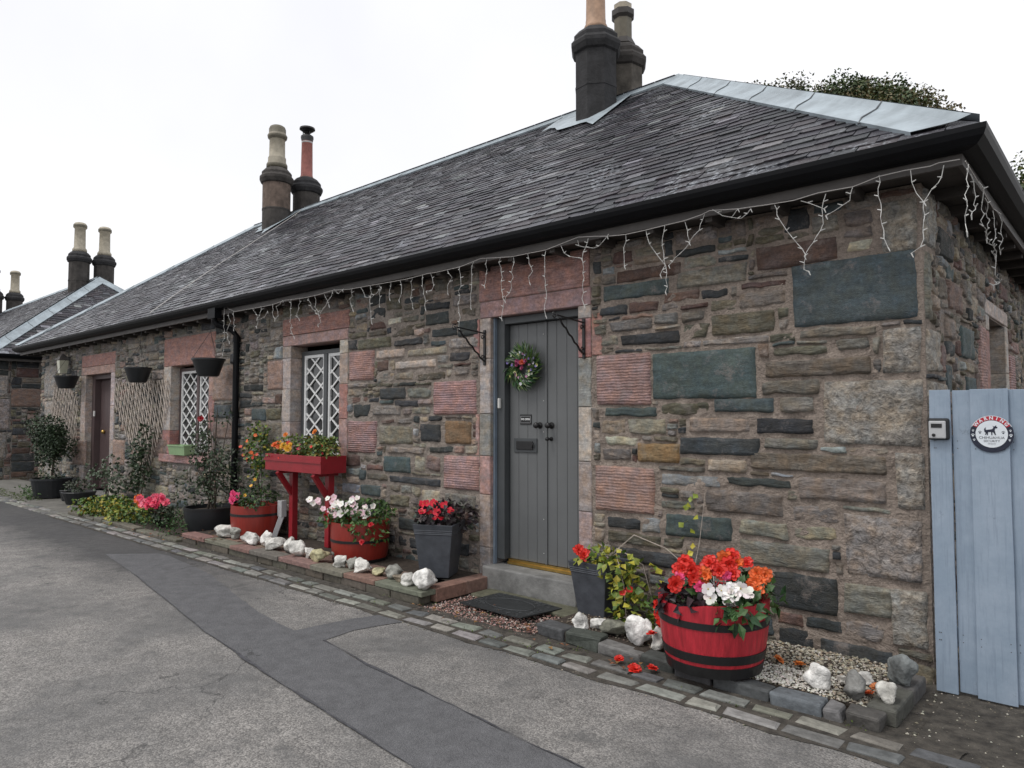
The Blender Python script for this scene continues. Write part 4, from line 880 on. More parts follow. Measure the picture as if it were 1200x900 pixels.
# left lower edging of the flower border
m = MB(); x = -11.6
while x < -7.85:
    L = U(.25, .5); m.cur = jit((.15, .14, .11), .3); y = -.93 + U(-.04, .04); m.box((x, y, -.01), (x + L - .03, y + .13, U(.03, .06))); x += L
o = m.build('border_edging', 'sett'); tag(o, kind='structure'); bevel(o, .012)
m = MB(); m.box((-11.6, -.84, -.01), (-7.8, -.01, .03)); tag(m.build('border_soil', 'soil'), kind='structure')
# right bed
rb = thing('stone_edged_bed', 'gravel bed edged with dark squared stones at the right-hand corner of the cottage', 'raised bed', (-1.1, -.5, 0))
E_ = [(-2.28, -.72, -2.02, (.075, .08, .08)), (-2.02, -.75, -1.72, (.06, .065, .06)), (-1.72, -.77, -1.40, (.17, .165, .15)), (-1.40, -.80, -1.16, (.06, .062, .06)), (-1.16, -.83, -.92, (.065, .068, .067)), (-.92, -.84, -.58, (.08, .085, .088)), (-.58, -.85, -.32, (.13, .14, .15)), (-.32, -.85, -.22, (.14, .145, .15)), (-.22, -.85, -.05, (.08, .078, .068))]
for x0, y, x1, c_ in E_:
    m = MB(); d = .13; h = .068 + U(-.012, .01); sk = -.012
    P8 = [(x0 + .006, y - d / 2), (x1 - .006, y + sk - d / 2), (x1 - .006, y + sk + d / 2), (x0 + .006, y + d / 2)]; i = 0
    m.v = [(a + 1.1 + U(-.014, .014), b + .5 + U(-.018, .018), z + U(-.008, .008)) for z in (-.02, h) for a, b in P8]; m.cur = jit(c_, .1)
    for f in ((0, 3, 2, 1), (4, 5, 6, 7), (0, 1, 5, 4), (1, 2, 6, 5), (2, 3, 7, 6), (3, 0, 4, 7)): m.face(*f)
    o = m.build('edging_stone', 'sett', rb); bevel(o, .014, 2)
for y0, y1 in ((-.77, -.42), (-.41, -.14)):
    m = MB(); m.cur = jit((.09, .09, .08), .1); m.box((-.15 + 1.1, y0 + .5, -.02), (-.01 + 1.1, y1 + .5, .072)); o = m.build('edging_stone', 'sett', rb); bevel(o, .014, 2)
m = MB(); m.box((-2.25 + 1.1, -.78 + .5, -.02), (-.13 + 1.1, .495, .055)); m.build('soil', 'soil', rb)

def gravel(name, n, fn, cols, size, z, label=None):
    m = MB()
    for k in range(n):
        x, y = fn(); s = size * U(.5, 1.3); m.cur = jit(random.choice(cols), .15); i = len(m.v); a = U(0, 6); fx, fy, fz = s * U(.7, 1.2), s * U(.6, 1), s * U(.4, .8)
        for (px_, py_, pz_) in ((1, 0, 0), (.3, .9, .1), (-.8, .5, 0), (-.7, -.6, .1), (.4, -.85, 0), (.1, .1, 1), (0, 0, -1)):
            px_ += U(-.2, .2); py_ += U(-.2, .2); X = px_ * fx; Y = py_ * fy; m.v.append((x + X * math.cos(a) - Y * math.sin(a), y + X * math.sin(a) + Y * math.cos(a), z + (pz_ * fz) + fz * .4))
        for q in range(5): m.face(i + q, i + (q + 1) % 5, i + 5); m.face(i + (q + 1) % 5, i + q, i + 6)
    o = m.build(name, 'gravel'); tag(o, kind='stuff'); return o
PALE = [(.38, .35, .28), (.28, .26, .21), (.46, .44, .39), (.20, .18, .14), (.14, .125, .10), (.34, .28, .2)]
REDG = [(.30, .15, .13), (.38, .24, .2), (.45, .4, .37), (.2, .1, .09), (.3, .2, .17)]
gravel('pale_gravel', 2600, lambda: (U(-.95, -.14), U(-.78, -.03)), PALE, .011, .056)
gravel('pale_gravel', 900, lambda: (U(-2.2, -.95), U(-.70, -.02)), [(.1, .08, .06), (.2, .16, .12), (.3, .26, .2), (.14, .1, .08)], .010, .056)
gravel('red_chippings', 2600, lambda: (U(-3.38, -2.28), U(-.95, -.13)), REDG, .009, -.004)
gravel('kerb_grit', 1500, lambda: (U(-7.5, .3), U(-1.27, -.86)), [(.07, .06, .045), (.12, .1, .07), (.05, .06, .03), (.3, .28, .22)], .006, 0)
gravel('gate_chippings', 2600, lambda: (U(.02, 2.2), U(-1.15, -.02)), [(.10, .09, .07), (.07, .062, .05), (.2, .18, .13), (.4, .38, .32), (.09, .08, .06), (.06, .055, .05)], .009, -.012)
def spill():
    a = U(0, 1) ** 1.4; return (-.75 + U(-.15, .3) + a * .15, -.62 + U(-.16, .12))
gravel('white_chippings', 900, spill, [(.6, .58, .53), (.5, .48, .43)], .009, .066)
plane_grid(.085, 6, -1.19, 3, -.006, 'gate_path', 'dirt')

# doormat
m = MB(); nx, ny = 12, 8
for j in range(ny + 1):
    for i in range(nx + 1): 
        u, v = i / nx, j / ny; m.v.append((u * .70 - .35, v * .44 - .22, .022 + .02 * math.exp(-8 * (1 - u)) * (1 - v) + .008 * math.sin(3 * u) + .0))
top = len(m.v); m.v += [(a, b, c_ - .01) for a, b, c_ in m.v[:top]]
for j in range(ny):
    for i in range(nx):
        a = j * (nx + 1) + i; m.face(a, a + 1, a + nx + 2, a + nx + 1); m.face(top + a, top + a + nx + 1, top + a + nx + 2, top + a + 1)
for i in range(nx): m.face(i, top + i, top + i + 1, i + 1); q = ny * (nx + 1) + i; m.face(q, q + 1, top + q + 1, top + q)
for j in range(ny): a = j * (nx + 1); m.face(a, a + nx + 1, top + a + nx + 1, top + a); a += nx; m.face(a, top + a, top + a + nx + 1, a + nx + 1)
mt = tag(m.build('doormat', 'mat'), 'black rubber doormat with a scrolled border on the red chippings below the grey door', 'doormat'); mt.location = (-2.83, -.44, .004); mt.rotation_euler = (0, 0, -.06)
m = MB(); hz = lambda u, v: .0245 + .02 * math.exp(-8 * (1 - u)) * (1 - v) + .008 * math.sin(3 * u)
def ring(rx, ry, n, r): 
    P = [(rx * math.cos(t), ry * math.sin(t), hz(.5 + rx * math.cos(t) / .7, .5 + ry * math.sin(t) / .44)) for t in np.linspace(0, 2 * math.pi, n)]; m.tube(P, r, 4)
ring(.235, .135, 40, .0022)
for q in range(150):
    u, v = U(.03, .97), U(.04, .96); X, Y = (u - .5) * .7, (v - .5) * .44
    if (X / .25) ** 2 + (Y / .15) ** 2 < 1.05: continue
    a0 = U(0, 6); P = [(X + .018 * math.cos(a0 + t) * (t / 4), Y + .018 * math.sin(a0 + t) * (t / 4), hz(u, v)) for t in np.linspace(.8, 4.2, 6)]; m.tube(P, .0016, 4)
m.build('scroll_border', 'matpat', mt)
m = MB(); m.box((-3.35, -.36, -.01), (-2.25, -.12, .022)); m.c = [(.11, .11, .075)] * 6; o = m.build('door_slab', 'sett'); tag(o, kind='structure'); bevel(o, .01)

# ------------------------------------------------------------- rocks
L_ = [(-7.097,-.66,.2,.13),(-6.9,-.60,.136,.12),(-6.46,-.66,.167,.12),(-6.25,-.60,.12,.12),(-5.95,-.68,.18,.13),(-5.68,-.66,.12,.14),(-5.46,-.69,.15,.15),(-5.28,-.68,.1,.09),(-5.07,-.71,.17,.11),(-4.98,-.56,.115,.09),(-4.70,-.72,.14,.1),(-4.55,-.70,.1,.1),(-4.37,-.72,.15,.12),(-4.15,-.70,.11,.08),(-3.97,-.68,.13,.11),(-3.84,-.72,.1,.06),(-3.68,-.77,.11,.09),(-3.48,-.73,.19,.15)]
N_ = ['knobbly off-white rock at the far left of the row, beside the black tub', 'grey-streaked rock second from the left end of the row along the coping bricks', 'smooth white rock in front of the oxide-red tub with pink flowers', 'small grey-white rock right of the smooth one, below the grey pipe stub', 'broad white rock in front of the left leg of the red window box stand', 'pale rock just right of the left red stand leg', 'tall off-white rock between the two legs of the red window box stand', 'small low white rock midway between the red stand legs', 'yellowish rock near the right leg of the red window box stand', 'dark grey rock set back from the row beside the right red stand leg', 'white rock in front of the left edge of the red tub with white flowers', 'mottled grey rock in front of the middle of the tub with white flowers', 'rounded white rock in front of the right edge of the tub with white flowers', 'yellowish low rock just right of the tub with white flowers', 'mottled white rock left of the grey square planter', 'smallest brownish rock in the row, near the doorway end', 'narrow white rock last but one at the doorway end of the row', 'large blocky bright white rock at the doorway end of the row, at the bed corner']
for (x, y, w_, h_), nme, q in zip(L_, N_, range(99)):
    c_ = (.66, .65, .61); w_ *= 1.22; h_ *= 1.12
    if 'yellow' in nme: c_ = (.46, .43, .26)
    elif 'dark grey' in nme: c_ = (.15, .15, .13)
    elif 'grey' in nme and 'mottled' in nme: c_ = (.3, .3, .27)
    elif 'grey-streaked' in nme: c_ = (.33, .33, .3)
    elif 'brownish' in nme: c_ = (.24, .2, .15)
    elif 'bright' in nme or 'smooth' in nme: c_ = (.74, .73, .70)
    rock('rock', nme, x, y, .108, w_, h_, c_, 'white rocks along the brick edging')
R_ = [(-1.97,-.68,.11,.11,(.72,.71,.68),'rounded white rock at the foot of the grey planter by the door'),(-1.88,-.56,.14,.09,(.68,.67,.64),'oblong white rock behind the edging, right of the planter by the door'),(-1.74,-.62,.2,.11,(.25,.25,.2),'mossy grey rock under the trailing yellow leaves'),(-1.52,-.66,.17,.19,(.74,.73,.71),'pointed bright white rock left of the big red half barrel'),(-1.36,-.70,.12,.12,(.6,.58,.54),'white rock with a red flower on it, touching the big red half barrel'),
      (-.41,-.70,.14,.13,(.76,.75,.72),'largest white cube-like rock on the pale gravel'),(-.21,-.72,.12,.12,(.22,.22,.21),'dark grey veined rock at the gravel bed edge'),(-.24,-.46,.085,.06,(.62,.61,.58),'little white pebble-like rock in the middle of the gravel'),(-.08,-.66,.10,.10,(.55,.54,.5),'white crumbly rock in the outer corner of the gravel bed'),(-.07,-.36,.15,.17,(.24,.26,.26),'tall twisted grey rock standing by the wall corner next to the gate'),(-.33,-.55,.06,.05,(.5,.48,.44),'tiny pale rock beside the white cube-like rock')]
for x, y, w_, h_, c_, nme in R_: rock('rock', nme, x, y, .06, w_, h_, c_, 'rocks in the gravel bed')

# ------------------------------------------------------------- tubs and planters
def tub(name, label, loc, rt, rb, h, mat, hoops, group, wob=None, cat='flower tub'):
    t = thing(name, label, cat, loc, group); t['_r'] = rt; del t['_r']
    m = MB(); n = 48; f = lambda z: rb + (rt - rb) * (z / h) + .012 * math.sin(math.pi * z / h)
    prof = [(rb * .2, 0.001), (rb, 0)] + [(f(z), z) for z in np.linspace(h * .08, h, 9)] + [(rt - .022, h), (rt - .03, h - .10), (.01, h - .10)]
    m.lathe(prof, n, wob=(lambda a, j: wob(a) if 8 <= j <= 11 else 0) if wob else None); o = m.build('barrel', mat, t, True); 
    mod = o.modifiers.new('e', 'EDGE_SPLIT'); mod.split_angle = math.radians(50)
    for z0, z1 in hoops:
        m = MB(); m.lathe([(f(z0 * h) - .002, z0 * h), (f(z0 * h) + .005, z0 * h + .001), (f(z1 * h) + .005, z1 * h - .001), (f(z1 * h) - .002, z1 * h)], n, cap=False); m.build('hoop', 'hoop', t)
    m = MB(); m.lathe([(rt - .035, h - .05), (.001, h - .04)], 24, cap=False); m.build('soil', 'soil', t)
    return t
wobf = lambda a: -.028 * max(0, math.cos((a - 4.35) * 2.2)) if abs(a - 4.35) < .72 else 0
BX, BY = -.968, -.755
bar = tub('half_barrel_planter', 'big bright red half barrel with black hoops, full of red, orange and white begonias', (BX, BY, .08), .312, .262, .40, 'redbarrel', [(.66, .76), (.20, .325), (.0, .15)], None, wobf, 'planter')
FL = [('r',-0.10,-0.24,0.58),('r',-0.02,-0.24,0.54),('r',0.06,-0.09,0.59),('r',0.02,-0.09,0.61),('r',-0.09,-0.35,0.51),('k',0.04,-0.26,0.50),('o',0.03,-0.17,0.55),('r',-0.10,-0.20,0.61),('o',0.09,-0.00,0.63),('o',0.13,0.05,0.63),('o',0.16,0.04,0.61),('r',0.21,0.08,0.61),('o',0.28,0.07,0.56),('o',0.32,0.09,0.55),('o',0.29,0.01,0.52),('o',0.32,-0.03,0.49),('o',0.28,-0.03,0.50),('r',0.13,-0.02,0.60),('r',0.16,-0.04,0.56),('k',0.14,-0.08,0.55),('w',0.09,-0.25,0.51),('w',0.10,-0.24,0.46),('w',0.15,-0.19,0.50),('W',0.20,-0.15,0.49),('w',0.24,-0.10,0.51),('w',0.27,-0.08,0.49),('w',0.19,-0.16,0.44),('w',0.22,-0.13,0.40),('r',0.09,-0.09,0.57),('o',0.32,0.04,0.52),('r',-.13,-.22,.57),('k',-.10,-.27,.54),('r',.12,.03,.64),('r',-.05,-.2,.57)]
for k_, x, y, z in FL:
    x *= .85; y = y * .85; z -= .02
    r = {'r': .038, 'o': .037, 'k': .028, 'w': .04, 'W': .05}[k_]
    if k_ in 'wW': x += .03; y -= .06
    flower(bar, 'd' if k_ not in 'w' else 's', {'r': RED, 'o': ORG, 'k': PNK, 'w': WHT, 'W': WHT}[k_], r, (x, y, z))
foliage('foliage', bar, [((.05, 0, .42), (.25, .22, .12), 170), ((.15, -.12, .38), (.18, .14, .07), 120), ((.2, .05, .40), (.16, .2, .10), 90), ((.2, -.2, .35), (.12, .08, .05), 50)], .075, [(.035, .085, .02), (.02, .055, .02), (.05, .11, .03)], wf=.28)
foliage('dark_foliage', bar, [((-.12, -.17, .38), (.13, .11, .06), 70), ((-.02, -.24, .37), (.1, .06, .04), 30)], .07, DRK, wf=.42)
stems('stem', bar, [[(U(-.15, .2), U(-.15, .15), .34), (U(-.15, .25), U(-.2, .15), .52)] for _ in range(16)], .004, 'leaf')

t2 = tub('tub_planter', 'oxide-red round tub overflowing with white flowers, right of the window box stand', (-4.93, -.33, .10), .285, .262, .375, 'redbrown', [(.5, .57), (0, .07)], 'round red tubs', cat='planter')
foliage('foliage', t2, [((0, 0, .45), (.36, .3, .14), 520), ((.2, -.15, .36), (.14, .12, .12), 90), ((-.2, -.2, .4), (.14, .12, .08), 60), ((.28, 0, .28), (.1, .1, .12), 60)], .05, GRN, wf=.36)
for q in range(40): 
    a = U(-1, 1); flower(t2, 's', random.choice([WHT, WHT, WHT, (.8, .55, .62)]), .034, (a * .28 - .04, -.24 + a * .1 + U(-.06, .16), .52 + U(-.08, .09)))
for p in ((-.3, -.2, .42), (.33, -.12, .38), (.3, -.2, .22), (-.34, -.12, .45)): flower(t2, 'd', SCAR, .025, p)
flower(t2, 'd', ORG, .03, (-.12, -.22, .52))
t3 = tub('tub_planter', 'oxide-red round tub with a few pink roses, left of the window box stand', (-6.95, -.34, .10), .285, .262, .375, 'redbrown', [(.68, .76)], 'round red tubs', cat='planter')
foliage('foliage', t3, [((-.02, 0, .45), (.28, .26, .13), 220), ((-.15, .05, .6), (.2, .2, .15), 90), ((.16, -.14, .4), (.12, .1, .08), 60)], .05, GRN + DGR, wf=.32)
for p in ((-.14, -.22, .50), (-.08, -.26, .44), (-.2, -.15, .46)): flower(t3, 'd', PNK, .045, p)
for p in ((.05, -.1, .6), (-.05, 0, .66), (.1, -.2, .5)): flower(t3, 's', YLO, .02, p)
bt = tub('black_tub', 'wide black plastic tub holding a tall sparse rose bush in front of the downpipe', (-8.05, -.36, .06), .33, .27, .3, 'blackpot', [(.86, .98)], 'black tubs and pots', cat='planter')
ln = []
for q in range(9):
    a = U(0, 6); tx, ty, tz = .34 * math.cos(a), .2 * math.sin(a), U(.7, 1.35); ln.append([(U(-.06, .06), U(-.06, .06), .25), (tx * .4, ty * .4, .25 + tz * .4), (tx, ty, .25 + tz)])
ln.append([(-.3, .1, .25), (-.42, .2, .9), (-.62, .26, 1.35), (-.75, .28, 1.62)])
stems('stem', bt, ln, .009)
foliage('foliage', bt, [((l[-1][0] * U(.3, 1), l[-1][1] * U(.3, 1), U(.45, l[-1][2])), (.14, .12, .13), 30) for l in ln for _ in range(3)] + [((-.55 + U(-.12, .12), .2, 1.2 + U(-.2, .4)), (.1, .06, .1), 16) for _ in range(6)] + [((-.5, -.1, .45), (.2, .15, .3), 110), ((.05, .2, .75), (.2, .1, .35), 110)], .05, DGR + [(.05, .075, .035), (.06, .07, .05)], wf=.34)
for p in ((-.78, .2, 1.42),): flower(bt, 'd', (.35, .01, .02), .05, p)

def square_planter(label, loc, rz, wt, wb, h, name='square_planter'):
    t = thing(name, label, 'planter', loc, 'slate-grey square planters', rz); m = MB(); z = [0, h * .80, h * .82, h * .835, h * .85, h * .865, h * .88, h * .9, h]
    ex = [0, 0, .005, 0, .005, 0, .005, .002, .006]; rr = []
    for q, (zz, e) in enumerate(zip(z, ex)):
        s = (wb + (wt - wb) * zz / h) / 2 + e; i = len(m.v); m.v += [(-s, -s, zz), (s, -s, zz), (s, s, zz), (-s, s, zz)]; rr.append(i)
    s = wt / 2 - .012; i = len(m.v); m.v += [(-s, -s, h), (s, -s, h), (s, s, h), (-s, s, h)]; rr.append(i); i = len(m.v); m.v += [(-s, -s, h - .05), (s, -s, h - .05), (s, s, h - .05), (-s, s, h - .05)]; rr.append(i)
    for a, b in zip(rr, rr[1:]):
        for k in range(4): m.face(a + k, a + (k + 1) % 4, b + (k + 1) % 4, b + k)
    m.face(0, 3, 2, 1); o = m.build('pot', 'planter', t); bevel(o, .004)
    m = MB(); m.quad((-s, -s, h - .045), (s, -s, h - .045), (s, s, h - .045), (-s, s, h - .045)); m.build('soil', 'soil', t)
    return t
p1 = square_planter('tall slate-grey square planter right of the grey front door, with trailing yellow-green leaves', (-2.13, -.22, .02), 0, .33, .225, .42)
foliage('foliage', p1, [((.02, -.05, .45), (.17, .14, .07), 60), ((.2, -.1, .42), (.14, .12, .1), 60), ((.3, -.14, .27), (.1, .08, .17), 60), ((.42, -.2, .14), (.18, .08, .12), 70), ((.34, .05, .32), (.16, .06, .16), 50)], .06, [(.14, .2, .03), (.22, .25, .03), (.36, .33, .04), (.08, .14, .03)], wf=.45)
stems('stem', p1, [[(0, 0, .4), (.2, -.08, .5), (.3, -.14, .3), (.36, -.2, .05)], [(0, 0, .4), (.15, .02, .52), (.34, .05, .42), (.42, .08, .1)], [(0, .05, .4), (.25, .08, .62), (.5, .1, .55), (.7, .1, .42)], [(.02, 0, .4), (.1, -.12, .48), (.18, -.16, .34)]], .005, 'trellis')
for p in ((-.08, -.15, .5), (-.02, -.17, .48), (-.12, -.1, .49)): flower(p1, 'd', RED, .036, p)
for p in ((.33, -.2, .27), (.36, -.16, .29)): flower(p1, 's', RED, .028, p)
p2 = square_planter('slate-grey square planter left of the grey front door, with scarlet flowers over dark leaves', (-3.78, -.32, .108), math.radians(28), .36, .26, .46)
foliage('foliage', p2, [((0, 0, .53), (.22, .2, .11), 260), ((.18, .1, .5), (.14, .14, .14), 90)], .055, DRK + [(.02, .03, .018), (.03, .02, .02)], wf=.4)
for q in range(13): a = U(-1, 1); flower(p2, 's', (.68, .015, .04), .036, (a * .17 - .03, -.16 + .08 * abs(a) + U(-.03, .08), .58 + U(-.07, .06)), (.2, -.9, .5))

# red timber window box stand
wb = thing('window_box_stand', 'red painted timber window box on two braced legs below the lattice window', 'window box', (-6.08, -.2, .10), None)
ox, oy, oz = 6.08, .2, -.10
def wbox(m, a, b): m.box((a[0] + ox, a[1] + oy, a[2] + oz), (b[0] + ox, b[1] + oy, b[2] + oz))
m = MB(); x0, x1, y0, y1, z0, z1 = -6.66, -5.53, -.40, -.08, .90, 1.085; tt = .018
wbox(m, (x0, y0, z0), (x1, y0 + tt, z1)); wbox(m, (x0, y1 - tt, z0), (x1, y1, z1)); wbox(m, (x0, y0 + tt, z0), (x0 + tt, y1 - tt, z1)); wbox(m, (x1 - tt, y0 + tt, z0), (x1, y1 - tt, z1)); wbox(m, (x0 + tt, y0 + tt, z0), (x1 - tt, y1 - tt, z0 + .02)); o = m.build('box', 'redwood', wb); bevel(o, .003)
m = MB(); wbox(m, (x0 - .012, y0 - .012, z0 + .11), (x1 + .012, y0 - .001, z0 + .135)); m.build('trim', 'redwood', wb)
m = MB(); wbox(m, (x0 + tt, y0 + tt, z1 - .05), (x1 - tt, y1 - tt, z1 - .04)); m.build('soil', 'soil', wb)
for X in (-6.44, -5.72):
    m = MB(); wbox(m, (X, -.22, .1), (X + .075, -.15, .898)); o = m.build('leg', 'redwood', wb); bevel(o, .003)
    m = MB(); m.bar((X + .037 + ox, -.2 + oy, .62 + oz), (X + .037 + ox, -.385 + oy, .885 + oz), .05); m.build('brace', 'redwood', wb)
    m = MB(); wbox(m, (X + .01, -.39, .865), (X + .06, -.09, .898)); m.build('bearer', 'redwood', wb)
foliage('foliage', wb, [((U(-.46, .46), -.04, 1.06), (.16, .15, .13), 110) for _ in range(12)] + [((-.5, -.1, .98), (.12, .12, .12), 40)], .045, [(.09, .15, .03), (.14, .19, .04), (.06, .11, .03), (.2, .16, .03)], wf=.36)
for q in range(12): flower(wb, 'd', random.choice([YLO, YLO, ORG]), .032, (U(-.52, -.1), U(-.2, -.08), U(1.0, 1.13)))
for q in range(16): flower(wb, 's', random.choice([(.55, .02, .04), (.6, .05, .12), RED]), .02, (U(-.3, .5), U(-.22, -.05), U(.94, 1.12)))
for p in ((-.32, -.1, 1.2), (.12, 0, 1.24)): flower(wb, 'd', (.8, .25, .04), .03, p)
stems('stem', wb, [[(-.32, -.1, .95), (-.32, -.1, 1.2)], [(.12, 0, .95), (.12, 0, 1.24)]], .004, 'leaf')

# trailing yellow-red shrub hanging above the rose tub
hb = thing('trailing_plant', 'yellow-green bushy plant with small red flowers just left of the red window box', 'plant', (-7.25, -.12, .1))
stems('stem', hb, [[(0, 0, 0), (.02, 0, .6), (.05, -.05, 1.15)], [(.02, 0, .4), (-.1, -.05, .9), (-.14, -.05, 1.2)]], .008)
foliage('foliage', hb, [((.0, -.05, 1.0), (.22, .14, .24), 420), ((.02, -.05, 1.22), (.15, .1, .12), 130), ((0, -.05, .72), (.16, .1, .12), 60)], .045, YEL + GRN, wf=.4)
for q in range(12): flower(hb, 's', random.choice([ORG, (.6, .06, .03)]), .022, (U(-.17, .17), -.16 + U(-.04, .04), U(.85, 1.2)))
# grey pipe stub
m = MB(); m.box((-.045, -.035, .24), (.045, .035, .43)); m.bar((-.05, -.07, 0.0), (0, 0, .25), .085, .06)
o = tag(m.build('pipe_stub', 'silver'), 'short grey rectangular pipe stub between the red tub and the red timber leg', 'pipe'); o.location = (-6.62, -.2, .1); bevel(o, .006)
# green plastic trough on the far sill
m = MB(); a, b, h = .26, .09, .14
m.v = [(-a * .92, -b * .8, 0), (a * .92, -b * .8, 0), (a * .92, b * .8, 0), (-a * .92, b * .8, 0), (-a, -b, h), (a, -b, h), (a, b, h), (-a, b, h)]
for s, z in ((.94, h), (.92, h - .05)): m.v += [(-a * s, -b * s * .92, z), (a * s, -b * s * .92, z), (a * s, b * s * .92, z), (-a * s, b * s * .92, z)]
m.face(0, 3, 2, 1)
for k in range(4): n_ = (k + 1) % 4; m.face(k, n_, 4 + n_, 4 + k); m.face(4 + k, 4 + n_, 8 + n_, 8 + k); m.face(8 + k, 8 + n_, 12 + n_, 12 + k)
m.face(12, 13, 14, 15); o = tag(m.build('trough', 'greenbox'), 'pale green plastic trough on the pink stone sill of the far window', 'planter'); o.location = (-9.7, -.04, .945); o.rotation_euler = (0, 0, .03)
m = MB(); m.box((-.265, -.098, h - .012), (.265, -.088, h + .008)); m.box((-.265, .088, h - .012), (.265, .098, h + .008)); m.box((.256, -.088, h - .012), (.266, .088, h + .008)); m.box((-.266, -.088, h - .012), (-.256, .088, h + .008)); m.build('rim', 'greenbox', o)

# hanging baskets
for x, y, lab, w_ in ((-8.3, -.32, 'black hanging bowl in front of the far window, beside the downpipe', .2), (-10.76, -.28, 'black hanging bowl between the brown door and the far window', .19), (-14.15, -.28, 'leftmost black hanging bowl, under the wall lantern', .2)):
    t = thing('hanging_bowl', lab, 'hanging basket', (x, y, 2.04), 'black hanging bowls under the eaves')
    m = MB(); m.lathe([(.01, 0), (w_ * .6, 0), (w_ * .68, .02), (w_, .21), (w_ * 1.06, .212), (w_ * 1.06, .235), (w_ * .97, .235), (w_ * .93, .19), (.01, .185)], 28); m.build('bowl', 'blackpot', t, True).modifiers.new('e', 'EDGE_SPLIT').split_angle = .8
    m = MB(); 
    for a in (0, 2.1, 4.2): m.tube([(w_ * math.cos(a), w_ * math.sin(a), .23), (0, .02, .6)], .003, 4)
    m.tube([(0, .02, .6), (0, .04, .82)], .004, 4); m.build('chain', 'blackmetal', t)
# wall lantern
t = thing('wall_lantern', 'old lantern with frosted yellowish glass high on the wall at the far left', 'lamp', (-14.85, -.15, 2.36))
m = MB(); m.lathe([(.01, 0), (.085, 0), (.115, .25), (.01, .25)], 4, rot=.785); m.build('glass_shade', 'lampglass', t)
m = MB(); m.lathe([(.12, .25), (.13, .26), (.09, .32), (.03, .37), (.01, .38)], 4, rot=.785); m.box((-.02, 0, .3), (.02, .15, .33)); m.box((-.05, .13, .2), (.05, .15, .4)); m.build('lamp_cap', 'fascia', t)

# iron basket brackets by the door
def bracket(x, lab, sgn):
    t = thing('basket_bracket', lab, 'bracket', (x, -.014, 2.13), 'iron basket brackets beside the grey door'); m = MB()
    m.box((-.012, -.014, -.16), (.012, 0, .16)); m.bar((0, -.01, .13), (0, -.36, .155), .011); 
    P = [(0, -.012 - .33 * q / 14 + .006 * math.sin(q * 2), -.13 + .27 * q / 14 + .006 * math.cos(q * 2)) for q in range(15)]; m.tube(P, .008, 5)
    for cy, cz, r, a0 in ((-.035, .09, .022, 0), (-.035, -.09, .022, 0), (-.385, .15, .03, 1)): m.tube([(0, cy + r * (1 - q / 16) * math.cos(a0 + q * .55), cz + r * (1 - q / 16) * math.sin(a0 + q * .55)) for q in range(14)], .005, 5)
    m.build('ironwork', 'blackmetal', t)
bracket(-3.515, 'black twisted iron bracket on the left jamb of the grey door', -1); bracket(-2.41, 'black twisted iron bracket on the right jamb of the grey door', 1)

# wreath on the door
t = thing('door_wreath', 'round flower and fern wreath hung on the grey front door', 'wreath', (-3.13, .10, 1.945))
m = MB(); m.tube([(.10 * math.cos(a), 0, .10 * math.sin(a)) for a in np.linspace(0, 6.283, 24)], .018, 6); m.build('ring', 'bark', t)
m = MB()
for q in range(620):
    a = U(0, 6.283); rr_ = U(.05, .165); p = (rr_ * math.cos(a), U(-.06, 0), rr_ * math.sin(a)); d = Vector((math.cos(a + .7), U(-.5, .1), math.sin(a + .7)))
    leaf(m, p, (U(-.3, .3), -1, U(-.3, .3)), d, U(.05, .10), .008, jit(random.choice([(.03, .09, .03), (.07, .14, .03), (.02, .05, .02), (.12, .17, .06), (.18, .22, .18)]), .2))
m.build('foliage', 'leaf', t)
for q in range(6): a = U(0, 6.28); flower(t, 'd', random.choice([(.5, .06, .02), (.55, .16, .03), (.3, .04, .12)]), .022, (U(-.08, .07), -.06, U(-.02, .08)), (0, -1, 0))
for q in range(34): a = U(0, 6.28); flower(t, 's', random.choice([(.7, .7, .75), (.6, .65, .5), (.2, .15, .45), (.5, .25, .4), (.55, .55, .2)]), .014, (.15 * math.cos(a) * U(.5, 1.2), -.06, .15 * math.sin(a) * U(.5, 1.2)), (0, -1, 0))

# ------------------------------------------------------------- trellises
def clip(p, q, poly):
    def inside(pt):
        c_ = False; n = len(poly)
        for i in range(n):
            (x1, z1), (x2, z2) = poly[i], poly[(i + 1) % n]
            if (z1 > pt[1]) != (z2 > pt[1]) and pt[0] < (x2 - x1) * (pt[1] - z1) / (z2 - z1) + x1: c_ = not c_
        return c_
    pts = [(p[0] + (q[0] - p[0]) * t, p[1] + (q[1] - p[1]) * t) for t in np.linspace(0, 1, 300)]; ins = [r for r in pts if inside(r)]
    return (ins[0], ins[-1]) if len(ins) > 20 else None
def trellis(lab, poly, s1, s2, n1, n2, y=-.035):
    xs = [p[0] for p in poly]; zs = [p[1] for p in poly]; cx, cz = sum(xs) / len(xs), min(zs); t = thing('willow_trellis', lab, 'trellis', (cx, y, cz), 'trellises fixed to the wall')
    for nm, s, n, yo in (('lath', s1, n1, 0), ('cross_lath', s2, n2, -.012)):
        m = MB()
        for k in range(n):
            xt = min(xs) - 1.2 + (max(xs) - min(xs) + 2.4) * k / (n - 1); r = clip((xt, max(zs)), (xt + s, min(zs)), poly)
            if r: m.bar((r[0][0] - cx, yo, r[0][1] - cz), (r[1][0] - cx, yo + U(-.004, .004), r[1][1] - cz), .018, .006, up=(0, 1, 0))
        m.build(nm, 'trellis', t)
    return t
trellis('fan of weathered laths between the brown door and the far window', [(-12.45, 2.1), (-10.2, 2.08), (-10.15, 1.75), (-10.9, .62), (-11.25, .55), (-11.6, .95), (-12.4, 1.7)], .9, -.25, 50, 30)
